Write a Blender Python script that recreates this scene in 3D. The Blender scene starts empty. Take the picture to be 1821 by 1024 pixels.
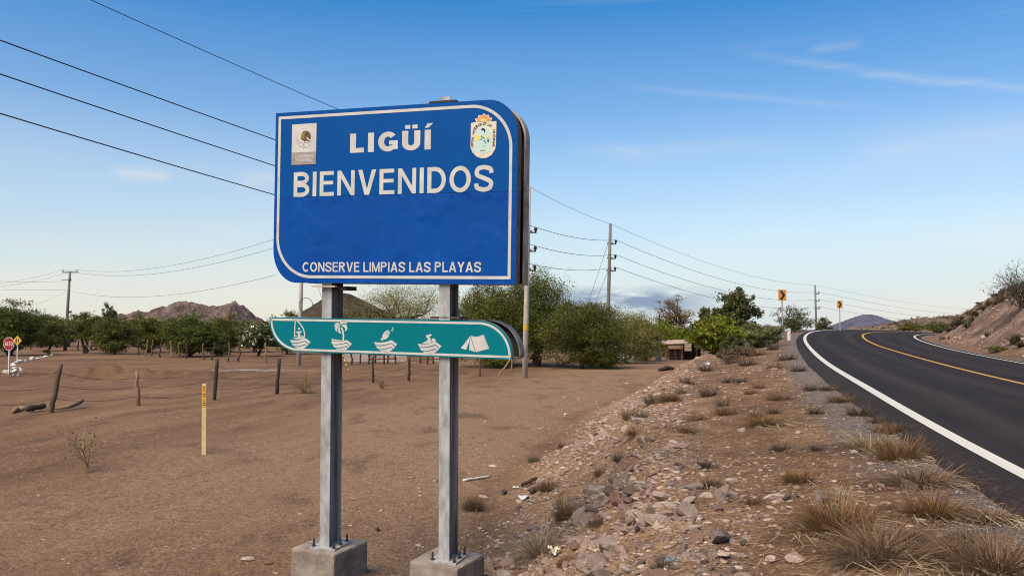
import bpy, bmesh, math, random
import numpy as np
from mathutils import Matrix, Vector

# ------------------------------------------------------------------ camera
scene = bpy.context.scene
col = scene.collection
FOC, CX, CY, CAMZ = 1500.0, 910.5, 512.0, 2.4          # focal length in photo pixels, image centre, eye height
PITCH = math.atan(76 / FOC)
cam = bpy.data.cameras.new('camera')
cam.sensor_width = 36.0
cam.lens = 36.0 * FOC / 1821.0
cam.clip_end = 30000
cam.clip_start = 0.05
cam_ob = bpy.data.objects.new('camera', cam)
cam_ob.location = (0, 0, CAMZ)
cam_ob.rotation_euler = (math.pi / 2 + PITCH, 0, 0)
col.objects.link(cam_ob)
scene.camera = cam_ob

# ------------------------------------------------------------------ sky, sun, exposure
SUN_AZ, SUN_EL = math.radians(-140), math.radians(52)   # azimuth from +Y towards +X
world = bpy.data.worlds.new('World')
scene.world = world
world.use_nodes = True
wn, wl = world.node_tree.nodes, world.node_tree.links
wn.clear()
def wnode(t, **k):
    n = wn.new(t)
    for a, b in k.items():
        setattr(n, a, b)
    return n
def wmath(op, a, b=None, clamp=False):
    n = wnode('ShaderNodeMath', operation=op, use_clamp=clamp)
    for i, v in enumerate((a, b)):
        if v is None: continue
        if isinstance(v, (int, float)): n.inputs[i].default_value = v
        else: wl.new(v, n.inputs[i])
    return n.outputs[0]
def wramp(fac, stops):
    n = wnode('ShaderNodeValToRGB')
    wl.new(fac, n.inputs[0])
    el = n.color_ramp.elements
    el[0].position, el[0].color = stops[0][0], (*[stops[0][1]] * 3, 1) if isinstance(stops[0][1], (int, float)) else (*stops[0][1], 1)
    el[1].position, el[1].color = stops[-1][0], (*[stops[-1][1]] * 3, 1) if isinstance(stops[-1][1], (int, float)) else (*stops[-1][1], 1)
    for p, c in stops[1:-1]:
        e = el.new(p)
        e.color = (*[c] * 3, 1) if isinstance(c, (int, float)) else (*c, 1)
    return n.outputs[0]
def wmix(fac, a, b):
    n = wnode('ShaderNodeMix', data_type='RGBA')
    for i, v in ((0, fac), (6, a), (7, b)):
        if isinstance(v, (int, float)): n.inputs[i].default_value = v
        elif isinstance(v, tuple): n.inputs[i].default_value = (*v, 1)
        else: wl.new(v, n.inputs[i])
    return n.outputs[2]
sky = wnode('ShaderNodeTexSky', sky_type='NISHITA', sun_disc=False, sun_elevation=SUN_EL, sun_rotation=SUN_AZ,
            air_density=1.0, dust_density=0.6, ozone_density=2.0, altitude=0)
tc = wnode('ShaderNodeTexCoord')
sep = wnode('ShaderNodeSeparateXYZ')
wl.new(tc.outputs['Generated'], sep.inputs[0])
elev = wmath('ARCSINE', sep.outputs[2])                       # radians above the horizon
azim = wmath('ARCTAN2', sep.outputs[0], sep.outputs[1])
comb = wnode('ShaderNodeCombineXYZ')
wl.new(azim, comb.inputs[0]); wl.new(elev, comb.inputs[1])
def cloud_noise(rot, sx, sy, seed, detail=6, rough=0.55, dist=0.0):
    m = wnode('ShaderNodeMapping')
    m.inputs['Rotation'].default_value = (0, 0, rot)
    m.inputs['Scale'].default_value = (sx, sy, 1)
    m.inputs['Location'].default_value = (seed, seed * 0.37, seed * 1.7)
    wl.new(comb.outputs[0], m.inputs[0])
    n = wnode('ShaderNodeTexNoise')
    n.inputs['Scale'].default_value = 1.0
    n.inputs['Detail'].default_value = detail
    n.inputs['Roughness'].default_value = rough
    n.inputs['Distortion'].default_value = dist
    wl.new(m.outputs[0], n.inputs['Vector'])
    return n.outputs[0]
# clear deep blue aloft, as after a polariser: darker and more saturated with height, all the way round
hsv = wnode('ShaderNodeHueSaturation')
hsv.inputs['Hue'].default_value = 0.5
wl.new(sky.outputs[0], hsv.inputs['Color'])
wl.new(wramp(wmath('DIVIDE', elev, 1.5, True), [(0, .9), (0.1, 1.25), (0.25, 1.5), (1, 1.6)]), hsv.inputs['Saturation'])
wl.new(wramp(wmath('DIVIDE', elev, 1.5, True), [(0, .9), (0.12, 1.04), (0.26, 1.02), (1, .88)]), hsv.inputs['Value'])
skyc = hsv.outputs[0]
# thin cirrus: a faint overall grain of streaks and a few longer wisps
CL = 5.0
c1 = wramp(cloud_noise(math.radians(7), 2.2, 38, 3.3, 7, .6, .3), [(0.55, 0), (0.80, 1)])
c2 = wramp(cloud_noise(math.radians(-3), 1.4, 12, 12.7, 5, .5), [(0.46, 0), (0.66, 1)])
skyc = wmix(wmath('MULTIPLY', wmath('MULTIPLY', c1, c2), 0.16, True), skyc, (CL * 0.95, CL * 0.98, CL * 1.02))
WOB = cloud_noise(0, 9, 9, 1.9, 2, .5)
FRAY = wramp(cloud_noise(math.radians(5), 7, 80, 6.1, 5, .6, .2), [(.3, .25), (.65, 1)])
def wisp(a0, e0, a1, e1, w, amount, seed):
    """a long thin cloud between two directions (azimuth, elevation), frayed by noise"""
    global skyc
    L_ = math.hypot(a1 - a0, e1 - e0); tx, ty = (a1 - a0) / L_, (e1 - e0) / L_
    da, de = wmath('SUBTRACT', azim, a0), wmath('SUBTRACT', elev, e0)
    al = wmath('DIVIDE', wmath('ADD', wmath('MULTIPLY', da, tx), wmath('MULTIPLY', de, ty)), L_)
    wob = wmath('MULTIPLY', wmath('SUBTRACT', WOB, .5), w * 1.6)
    ac = wmath('ADD', wmath('SUBTRACT', wmath('MULTIPLY', de, tx), wmath('MULTIPLY', da, ty)), wob)
    m1 = wramp(wmath('DIVIDE', wmath('ABSOLUTE', ac), w, True), [(0, 1), (.35, .6), (1, 0)])
    m2 = wramp(al, [(0.0, 0), (0.25, 1), (0.8, .8), (1.0, 0)])
    m3 = FRAY
    skyc = wmix(wmath('MULTIPLY', wmath('MULTIPLY', wmath('MULTIPLY', m1, m2), m3), amount, True), skyc, (CL * .98, CL * 1.0, CL * 1.04))
def wsky(px, py):
    a, b = (px - CX) / FOC, (CY - py) / FOC
    c, s_ = math.cos(PITCH), math.sin(PITCH)
    x, y, z = a, c - b * s_, s_ + b * c
    return math.atan2(x, y), math.atan2(z, math.hypot(x, y))
for p, q, w_, am, sd_ in (((1300, 92), (1960, 170), .0075, .34, 1.3), ((1080, 150), (1600, 190), .006, .22, 2.9), ((190, 306), (310, 322), .012, .6, 4.4), ((420, 322), (520, 320), .012, .5, 5.7), ((370, 402), (430, 412), .010, .5, 6.6),
                          ((-60, 418), (140, 432), .010, .55, 7.1), ((1430, 92), (1540, 78), .008, .3, 8.8), ((1000, 268), (1440, 262), .014, .3, 9.4), ((1500, 255), (1900, 235), .03, .3, 10.2)):
    wisp(*wsky(*p), *wsky(*q), w_, am, sd_)
# milky veil low over the horizon
veil = wramp(wmath('DIVIDE', elev, 0.42, True), [(0, .95), (0.10, .82), (0.30, .42), (0.6, 0.13), (1, 0)])
veil_n = wramp(cloud_noise(math.radians(2), 1.3, 9, 1.4, 5, .5), [(0.3, .8), (0.7, 1)])
warm = wramp(cloud_noise(math.radians(-2), 1.6, 7, 5.2, 4, .5), [(0.40, (CL * .84, CL * .93, CL * .98)), (0.60, (CL * 1.05, CL * 1.0, CL * .88))])
skyc = wmix(wmath('MULTIPLY', veil, veil_n), skyc, warm)
# a flat grey-blue cloud bank far off, low over the sea side
band_e = wramp(wmath('MULTIPLY', wmath('ABSOLUTE', wmath('SUBTRACT', elev, 0.034)), 50, True), [(0.0, 1), (0.45, .9), (1.0, 0)])
band_a = wramp(wmath('MULTIPLY', wmath('ABSOLUTE', wmath('SUBTRACT', azim, 0.135)), 8, True), [(0.3, 1), (1, 0)])
band_n = wramp(cloud_noise(0.03, 16, 60, 2.2, 5, .55), [(0.32, 0), (0.48, 1)])
skyc = wmix(wmath('MULTIPLY', wmath('MULTIPLY', band_e, band_a), band_n), skyc, (CL * .34, CL * .45, CL * .62))
bg = wnode('ShaderNodeBackground')
bg.inputs['Strength'].default_value = 0.092
wl.new(skyc, bg.inputs['Color'])
wo = wnode('ShaderNodeOutputWorld')
wl.new(bg.outputs[0], wo.inputs['Surface'])

sun = bpy.data.lights.new('sun', 'SUN')
sun.energy = 3.1
sun.angle = math.radians(48)
sun.color = (1.0, 0.87, 0.70)
sun_ob = bpy.data.objects.new('sun', sun)
sd = Vector((math.sin(SUN_AZ) * math.cos(SUN_EL), math.cos(SUN_AZ) * math.cos(SUN_EL), math.sin(SUN_EL)))
sun_ob.rotation_euler = sd.to_track_quat('Z', 'Y').to_euler()
sun_ob.location = sd * 50
col.objects.link(sun_ob)
vs = scene.view_settings
vs.view_transform = 'Standard'
vs.look = 'None'
vs.exposure = 0.8
vs.gamma = 1.0
vs.use_curve_mapping = False
scene.render.engine = 'CYCLES'
scene.cycles.filter_width = 1.05
scene.cycles.max_bounces = 6
scene.cycles.transparent_max_bounces = 8

# ------------------------------------------------------------------ helpers
rng = np.random.default_rng(7)
random.seed(7)
def lin(r, g, b):
    f = lambda c: (c / 255 / 12.92) if c <= 10 else ((c / 255 + 0.055) / 1.055) ** 2.4
    return (f(r), f(g), f(b))
def ray(px, py):
    a, b = (px - CX) / FOC, (CY - py) / FOC
    c, s = math.cos(PITCH), math.sin(PITCH)
    return np.array([a, c - b * s, s + b * c])
def at(px, py, Y):
    """The point at depth Y (metres north of the eye) that the photo shows at that pixel."""
    d = ray(px, py)
    return d * (Y / d[1]) + np.array([0, 0, CAMZ])

def hash2(ix, iy, seed):
    h = (ix.astype(np.int64) * 374761393 + iy.astype(np.int64) * 668265263 + seed * 1442695041) & 0xFFFFFFFF
    h = ((h ^ (h >> 13)) * 1274126177) & 0xFFFFFFFF
    return ((h ^ (h >> 16)) & 0xFFFF) / 65535.0
def vnoise(x, y, seed=0):
    ix, iy = np.floor(x), np.floor(y)
    fx, fy = x - ix, y - iy
    fx, fy = fx * fx * (3 - 2 * fx), fy * fy * (3 - 2 * fy)
    a, b = hash2(ix, iy, seed), hash2(ix + 1, iy, seed)
    c, d = hash2(ix, iy + 1, seed), hash2(ix + 1, iy + 1, seed)
    return (a + (b - a) * fx) * (1 - fy) + (c + (d - c) * fx) * fy
def fbm(x, y, seed=0, octv=4, gain=.5):
    s, a, t = 0, 1, 0
    for i in range(octv):
        s = s + a * (vnoise(x * 2 ** i + 17.3 * i, y * 2 ** i - 9.1 * i, seed + i) - .5)
        t += a
        a *= gain
    return s / t * 2
def sstep(a, b, x):
    t = np.clip((x - a) / (b - a), 0, 1)
    return t * t * (3 - 2 * t)

def new_mesh(name, v, f, mats, smooth=False, attrs=None, uv=None, mat_idx=None):
    me = bpy.data.meshes.new(name)
    v = np.asarray(v, dtype=np.float32).reshape(-1, 3)
    if isinstance(f, np.ndarray):
        n, k = f.shape
        me.vertices.add(len(v)); me.vertices.foreach_set('co', v.ravel())
        me.loops.add(n * k); me.loops.foreach_set('vertex_index', f.astype(np.int32).ravel())
        me.polygons.add(n)
        me.polygons.foreach_set('loop_start', np.arange(0, n * k, k, dtype=np.int32))
        me.update(calc_edges=True)
    else:
        me.from_pydata([tuple(p) for p in v], [], [tuple(q) for q in f])
    me.validate()
    for m in (mats if isinstance(mats, (list, tuple)) else [mats]):
        me.materials.append(m)
    if mat_idx is not None:
        me.polygons.foreach_set('material_index', np.asarray(mat_idx, dtype=np.int32))
    if smooth:
        me.polygons.foreach_set('use_smooth', np.ones(len(me.polygons), dtype=bool))
    for k_, a in (attrs or {}).items():
        at_ = me.attributes.new(k_, 'FLOAT', 'POINT')
        at_.data.foreach_set('value', np.asarray(a, dtype=np.float32))
    if uv is not None:
        ul = me.uv_layers.new(name='UVMap')
        li = np.empty(len(me.loops), dtype=np.int32)
        me.loops.foreach_get('vertex_index', li)
        ul.data.foreach_set('uv', np.asarray(uv, dtype=np.float32)[li].ravel())
    me.update()
    return me
def link(name, me, parent=None, label=None, cat=None, group=None, kind=None, loc=None, rot=None, scale=None):
    o = bpy.data.objects.new(name, me)
    col.objects.link(o)
    if parent is not None: o.parent = parent
    if label: o['label'] = label
    if cat: o['category'] = cat
    if group: o['group'] = group
    if kind: o['kind'] = kind
    if loc is not None: o.location = tuple(float(c) for c in loc)
    if rot is not None: o.rotation_euler = rot
    if scale is not None: o.scale = scale if hasattr(scale, '__len__') else (scale,) * 3
    return o
def empty(name, label, cat, loc=(0, 0, 0), rot=(0, 0, 0), group=None):
    o = link(name, None, None, label, cat, group, None, loc, rot)
    o.empty_display_size = .2
    return o

class MB:
    """collects boxes, tubes, prisms; build() links them as one mesh object"""
    def __init__(s): s.v, s.f = [], []
    def add(s, v, f):
        o = len(s.v)
        s.v += [tuple(map(float, p)) for p in v]
        s.f += [tuple(i + o for i in q) for q in f]
        return s
    def box(s, x0, x1, y0, y1, z0, z1):
        v = [(x, y, z) for z in (z0, z1) for y in (y0, y1) for x in (x0, x1)]
        return s.add(v, [(0, 2, 3, 1), (4, 5, 7, 6), (0, 1, 5, 4), (1, 3, 7, 5), (3, 2, 6, 7), (2, 0, 4, 6)])
    def tube(s, pts, rad, n=6, cap=True):
        pts = [np.array(p, float) for p in pts]
        if not hasattr(rad, '__len__'): rad = [rad] * len(pts)
        v, f = [], []
        prev = None
        for i, p in enumerate(pts):
            t = pts[min(i + 1, len(pts) - 1)] - pts[max(i - 1, 0)]
            t = t / (np.linalg.norm(t) + 1e-9)
            if prev is None:
                ref = np.array([1, 0, 0]) if abs(t[0]) < .8 else np.array([0, 1, 0])
                a = np.cross(t, ref)
            else:
                a = prev - t * (prev @ t)
            a /= np.linalg.norm(a) + 1e-9
            prev = a
            b = np.cross(t, a)
            for k in range(n):
                g = 2 * math.pi * k / n
                v.append(p + rad[i] * (a * math.cos(g) + b * math.sin(g)))
        for i in range(len(pts) - 1):
            for k in range(n):
                f.append((i * n + k, i * n + (k + 1) % n, (i + 1) * n + (k + 1) % n, (i + 1) * n + k))
        if cap:
            f.append(tuple(range(n))[::-1])
            f.append(tuple((len(pts) - 1) * n + k for k in range(n)))
        return s.add(v, f)
    def prism(s, poly, y0, y1):
        """poly: (x, z) outline, extruded along y"""
        n = len(poly)
        v = [(p[0], y0, p[1]) for p in poly] + [(p[0], y1, p[1]) for p in poly]
        f = [tuple(range(n)), tuple(range(2 * n - 1, n - 1, -1))]
        f += [(i, i + n, (i + 1) % n + n, (i + 1) % n) for i in range(n)]
        return s.add(v, f)
    def mesh(s, name, mat, smooth=False):
        me = new_mesh(name, s.v, s.f, mat)
        bm = bmesh.new(); bm.from_mesh(me)
        bmesh.ops.recalc_face_normals(bm, faces=bm.faces)
        bm.to_mesh(me); bm.free()
        if smooth:
            me.polygons.foreach_set('use_smooth', np.ones(len(me.polygons), dtype=bool))
        return me
    def build(s, name, mat, parent=None, smooth=False, **k):
        return link(name, s.mesh(name, mat, smooth), parent, **k)

# ------------------------------------------------------------------ materials
def mat_new(name):
    m = bpy.data.materials.new(name)
    m.use_nodes = True
    nt = m.node_tree
    return m, nt, nt.nodes['Principled BSDF']
def N(nt, t, **k):
    n = nt.nodes.new(t)
    for a, b in k.items():
        if a.startswith('i_'):
            n.inputs[a[2:].replace('_', ' ')].default_value = b
        else:
            setattr(n, a, b)
    return n
def ramp(nt, fac, stops):
    n = N(nt, 'ShaderNodeValToRGB')
    nt.links.new(fac, n.inputs[0])
    el = n.color_ramp.elements
    def c4(c): return (c, c, c, 1) if isinstance(c, (int, float)) else (*c, 1)
    el[0].position, el[0].color = stops[0][0], c4(stops[0][1])
    el[1].position, el[1].color = stops[-1][0], c4(stops[-1][1])
    for p, c in stops[1:-1]:
        e = el.new(p); e.color = c4(c)
    return n.outputs[0]
def mix(nt, fac, a, b, blend='MIX'):
    n = N(nt, 'ShaderNodeMix', data_type='RGBA', blend_type=blend)
    for i, v in ((0, fac), (6, a), (7, b)):
        if isinstance(v, (int, float)): n.inputs[i].default_value = v
        elif isinstance(v, tuple): n.inputs[i].default_value = (*v, 1) if len(v) == 3 else v
        else: nt.links.new(v, n.inputs[i])
    return n.outputs[2]
def noise(nt, vec, scale, detail=4, rough=.55, dist=0):
    n = N(nt, 'ShaderNodeTexNoise', i_Scale=scale, i_Detail=detail, i_Roughness=rough, i_Distortion=dist)
    if vec is not None: nt.links.new(vec, n.inputs['Vector'])
    return n.outputs[0]
def mapping(nt, vec, scale=(1, 1, 1), rot=(0, 0, 0)):
    n = N(nt, 'ShaderNodeMapping')
    n.inputs['Scale'].default_value = scale
    n.inputs['Rotation'].default_value = rot
    nt.links.new(vec, n.inputs[0])
    return n.outputs[0]
def mathn(nt, op, a, b=0.0, clamp=False):
    n = N(nt, 'ShaderNodeMath', operation=op, use_clamp=clamp)
    for i, v in enumerate((a, b)):
        if isinstance(v, (int, float)): n.inputs[i].default_value = v
        else: nt.links.new(v, n.inputs[i])
    return n.outputs[0]
def bump(nt, bs, h, strength, dist):
    n = N(nt, 'ShaderNodeBump', i_Strength=strength, i_Distance=dist)
    nt.links.new(h, n.inputs['Height'])
    nt.links.new(n.outputs[0], bs.inputs['Normal'])
def simple(name, c1, c2=None, scale=8, rough=.7, metal=0, bstr=0, bdist=.01, stretch=(1, 1, 1), spec=None, lo=.35, hi=.65, detail=5):
    m, nt, bs = mat_new(name)
    bs.inputs['Roughness'].default_value = rough
    bs.inputs['Metallic'].default_value = metal
    if spec is not None: bs.inputs['Specular IOR Level'].default_value = spec
    if c2 is None:
        bs.inputs['Base Color'].default_value = (*c1, 1)
    else:
        tcn = N(nt, 'ShaderNodeTexCoord')
        v = mapping(nt, tcn.outputs['Object'], stretch)
        n = noise(nt, v, scale, detail)
        nt.links.new(ramp(nt, n, [(lo, c1), (hi, c2)]), bs.inputs['Base Color'])
        if bstr: bump(nt, bs, noise(nt, v, scale * 3, 6), bstr, bdist)
    return m
def leafy(name, cols, rough=.6, trans=.14):
    """leaf colours vary leaf by leaf"""
    m, nt, bs = mat_new(name)
    g = N(nt, 'ShaderNodeNewGeometry')
    c = ramp(nt, g.outputs['Random Per Island'], [(i / max(1, len(cols) - 1), k) for i, k in enumerate(cols)])
    nt.links.new(c, bs.inputs['Base Color'])
    bs.inputs['Roughness'].default_value = rough
    bs.inputs['Specular IOR Level'].default_value = .25
    if trans:
        t = N(nt, 'ShaderNodeBsdfTranslucent')
        nt.links.new(c, t.inputs['Color'])
        mx = N(nt, 'ShaderNodeMixShader', i_Fac=trans)
        nt.links.new(bs.outputs[0], mx.inputs[1]); nt.links.new(t.outputs[0], mx.inputs[2])
        nt.links.new(mx.outputs[0], nt.nodes['Material Output'].inputs['Surface'])
    return m

# ------------------------------------------------------------------ the road's course (measured from its three painted lines)
RQ = [5.54356, -7.23862, 0.04415, 0.01657, 0.01099, 0.0048, 0.00207, 0.00055, 0.00174, 0.00444, 0.0065, 0.00802, 0.00922, 0.01002, 0.01075,
      0.75283, 1.02153, 1.30829, 1.39807, 1.51735, 1.6562, 1.87991, 2.09992, 2.23783, 2.30802, 2.2934, 2.15855, 0.04341, 0.05997, 0.06485, 0.06195]
DS = 0.5
S0 = np.arange(0, 170, DS)
KN = np.arange(0, 111, 10.)
kap = np.interp(S0, KN, RQ[3:15])
zz = np.interp(S0, list(KN) + [130, 170], RQ[15:27] + [1.7, .6])
ker = np.hanning(21); ker /= ker.sum()
zz = np.convolve(np.pad(zz, 10, mode='edge'), ker, 'valid')
hh = RQ[2] + np.concatenate([[0], np.cumsum(kap[:-1]) * DS])
rx = RQ[0] + np.cumsum(np.sin(hh)) * DS
ry = RQ[1] + np.cumsum(np.cos(hh)) * DS
bank = np.interp(S0, [0, 35, 70, 110], RQ[27:31])
nb = 40                                                   # carry it on behind the viewer
back = np.arange(nb, 0, -1) * DS
rx = np.concatenate([rx[0] - math.sin(hh[0]) * back, rx]); ry = np.concatenate([ry[0] - math.cos(hh[0]) * back, ry])
zz = np.concatenate([np.full(nb, zz[0]), zz]); bank = np.concatenate([np.full(nb, bank[0]), bank]); hh = np.concatenate([np.full(nb, hh[0]), hh])
sarc = np.arange(len(rx)) * DS
nx, ny = np.cos(hh), -np.sin(hh)                          # points to the right of the road
PAVE_L, PAVE_R = 3.74, 3.75
def road_coords(x, y):
    """signed offset from the centre line, arc length, road level, bank"""
    x, y = np.asarray(x, float).ravel(), np.asarray(y, float).ravel()
    idx = np.empty(len(x), dtype=np.int64)
    for i in range(0, len(x), 20000):
        d2 = (x[i:i + 20000, None] - rx[None, ::2]) ** 2 + (y[i:i + 20000, None] - ry[None, ::2]) ** 2
        idx[i:i + 20000] = d2.argmin(1) * 2
    tx, ty = np.sin(hh[idx]), np.cos(hh[idx])
    ds = np.clip((x - rx[idx]) * tx + (y - ry[idx]) * ty, -1.0, 1.0)
    d = (x - rx[idx]) * nx[idx] + (y - ry[idx]) * ny[idx]
    far = np.hypot(x - rx[idx], y - ry[idx])
    d = np.sign(d + 1e-9) * np.maximum(np.abs(d), far - 1.2)
    sl = (np.interp(sarc[idx] + ds, sarc, zz), np.interp(sarc[idx] + ds, sarc, bank))
    return d, sarc[idx] + ds, sl[0], sl[1]
TOE_Y, TOE_E = [-10, 0, 5.5, 8.5, 13, 23, 63, 110], [3.6, 3.8, 3.95, 4.3, 4.9, 5.8, 7.2, 8.5]
MOUNDS = [(-24.0, 43.0, .22, 2.2, 1.0), (-21.2, 43.5, .38, 1.4, .8), (-19.3, 43.2, .36, 1.8, 1.0), (-26.5, 42.0, .25, 1.6, .9), (-16.8, 44.0, .22, 1.8, .9), (-14.5, 45.0, .15, 2.0, .9)]
RUTS = [(-13.6, .5, 1.3), (-11.6, .45, 2.1), (-9.9, .6, .4), (-16.8, .5, 3.0), (-8.1, .4, 5.2), (-6.3, .5, 4.1), (-5.0, .4, .9)]   # wheel tracks: offset across the lane, sway, phase
def rut_field(x, y):
    u = x * math.cos(.27) - y * math.sin(.27)
    v = x * math.sin(.27) + y * math.cos(.27)
    z, m = 0 * x, 0 * x
    for u0, sw, ph in RUTS:
        c = u0 + sw * np.sin(v * .11 + ph) + .5 * fbm(v * .12, v * 0 + ph, 3, 2)
        fade = .35 + .65 * sstep(-.15, .35, fbm(v * .22, v * 0 + ph * 3, 6, 3))
        for off in (-.75, .75):
            q = (u - c - off) / .16
            z = z + fade * (-.012 * np.exp(-q * q) + .006 * np.exp(-(np.abs(q) - 1.9) ** 2 * 1.6))
            m = np.maximum(m, fade * np.exp(-q * q * .6))
    f = sstep(70, 35, np.hypot(x, y))
    return z * f, m * f
def terrain(x, y, full=False):
    shp = np.shape(x)
    x, y = np.asarray(x, float).ravel(), np.asarray(y, float).ravel()
    d, s, zc, bk = road_coords(x, y)
    r = np.hypot(x, y)
    nearf = 1 / (1 + (r / 60) ** 2)
    zv = .035 * fbm(x * .35, y * .35, 3) + .06 * fbm(x * .05, y * .05, 5) + .014 * fbm(x * 3.2, y * 3.2, 8) * nearf
    u = x * math.cos(.27) - y * math.sin(.27)                # ruts run along the lane
    zv = zv + rut_field(x, y)[0]
    zv += .006 * fbm(u * 1.6, (x + y) * .06, 21, 3) * sstep(90, 30, r)
    for mx, my, h, a, b in MOUNDS:
        zv += h * np.exp(-((x - mx) / a) ** 2 - ((y - my) / b) ** 2) * (1 + .9 * fbm(x * 2.6, y * 2.6, 31))
    for fx_, fy_ in ((-1.75, 7.98), (-.62, 7.62)):            # soil heaped round the two footings
        zv = zv + (.09 + .05 * fbm(x * 4, y * 4, 13)) * np.exp(-(((x - fx_) / .55) ** 2 + ((y - fy_) / .55) ** 2) ** 1.5)
    # left side: shoulder, bench, rubble bank, lane
    e = -d - PAVE_L
    zE = zc + bk * PAVE_L - .085
    et = np.interp(y, TOE_Y, TOE_E) + .35 * fbm(x * .4, y * .4, 44)
    eb = et * .52
    bench = zE - .04 * sstep(.2, .9, e) - .26 * sstep(.7, 3.2, e) + .03 * fbm(x * 1.1, y * 1.1, 51) * sstep(.1, .8, e)
    t = sstep(0, 1, (e - eb) / (et + .25 - eb))
    lump = .05 * fbm(x * 1.0, y * 1.0, 61) + .06 * fbm(x * 2.8, y * 2.8, 67)
    bankw = sstep(eb - .5, eb + .4, e) * sstep(et + .5, et - .5, e)
    crest = .20 * np.exp(-((e - eb - .45) / .42) ** 2) * (.7 + .8 * fbm(x * .7, y * .7, 63)) * sstep(70, 30, y)
    zl = bench * (1 - t) + zv * t + lump * bankw + np.maximum(crest, 0)
    # right side: verge and the cut slope of the hill
    er = d - PAVE_R
    zR = zc - bk * PAVE_R - .07
    plate = np.interp(y, [-30, 20, 45, 62, 78, 92, 108, 130], [3.4, 3.8, 4.3, 4.5, 4.6, 4.2, 2.6, .6])
    hill = plate * (.45 * sstep(.8, 4.5, er) + .55 * sstep(1.5, 11, er)) + .05 * np.clip(er - 6, 0, 40) * sstep(95, 60, y)
    hill = hill * (1 + .16 * fbm(x * .3, y * .3, 71)) + (.30 * fbm(x * .8, y * .8, 77) + .16 * fbm(x * 2.4, y * 2.4, 78) - .35 * np.clip(.22 - np.abs(fbm((s + x * .0) * .35, er * .08, 79, 3)), 0, 1) * sstep(1, 4, er)) * sstep(.8, 3, er)
    zr = zR + .10 * sstep(.3, 1.2, er) + hill
    zr = zr * sstep(70, 25, er) + .0 * er
    z = np.where(d < 0, zl, zr)
    under = sstep(.02, -.12, np.maximum(e, er))              # below the asphalt
    z = np.where((e < 0) & (er < 0), zc - bk * d - .09 - .1 * sstep(0, -.25, np.maximum(e, er)), z)
    ends = sstep(165, 140, s)
    z = np.where(d < 0, zv + (z - zv) * ends, z * ends)
    if full:
        left = d < 0
        grav = np.where(left, sstep(.95, .35, e + .3 * fbm(x * 1.5, y * 1.5, 81)), sstep(.8, .2, er)) * (np.maximum(e, er) > -.3)
        rub = np.where(left, bankw * (e > 0), 0)
        ben = np.where(left, (1 - sstep(eb, et, e)) * (e > 0), 0)
        hl = np.where(left, 0, sstep(.3, 2, er))
        wv_ = .8 * fbm(x * .3, y * .3, 47)
        trk = np.where(left, sstep(et + .1, et + 1.0, e + wv_) * sstep(et + 9.5, et + 5.0, e + wv_), 0) * sstep(85, 60, y) * sstep(4, 14, y)
        return z.reshape(shp), grav, rub, ben, hl, trk
    return z.reshape(shp)
def tz(x, y): return float(terrain(np.array([x]), np.array([y]))[0])
TALL = np.concatenate([np.linspace(2, 30, 300), np.linspace(30.2, 140, 320)])
def gp(px, py):
    """where the photo's pixel meets the ground"""
    d = ray(px, py)
    TT = TALL
    if px < 1150 and d[2] < -.02:                            # low ground: only look near where the plain would be
        t0 = CAMZ / -d[2]
        TT = np.linspace(.55 * t0, 1.12 * t0, 150)
    x, y, z = d[0] * TT, d[1] * TT, d[2] * TT + CAMZ
    g = terrain(x, y)
    hit = np.nonzero(z <= g)[0]
    i = hit[0] if len(hit) else len(TT) - 1
    if i > 0:
        a, b = z[i - 1] - g[i - 1], g[i] - z[i]
        t = TT[i - 1] + (TT[i] - TT[i - 1]) * a / (a + b + 1e-9) if len(hit) else TT[i]
    else: t = TT[i]
    return np.array([d[0] * t, d[1] * t, tz(d[0] * t, d[1] * t)])

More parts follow.
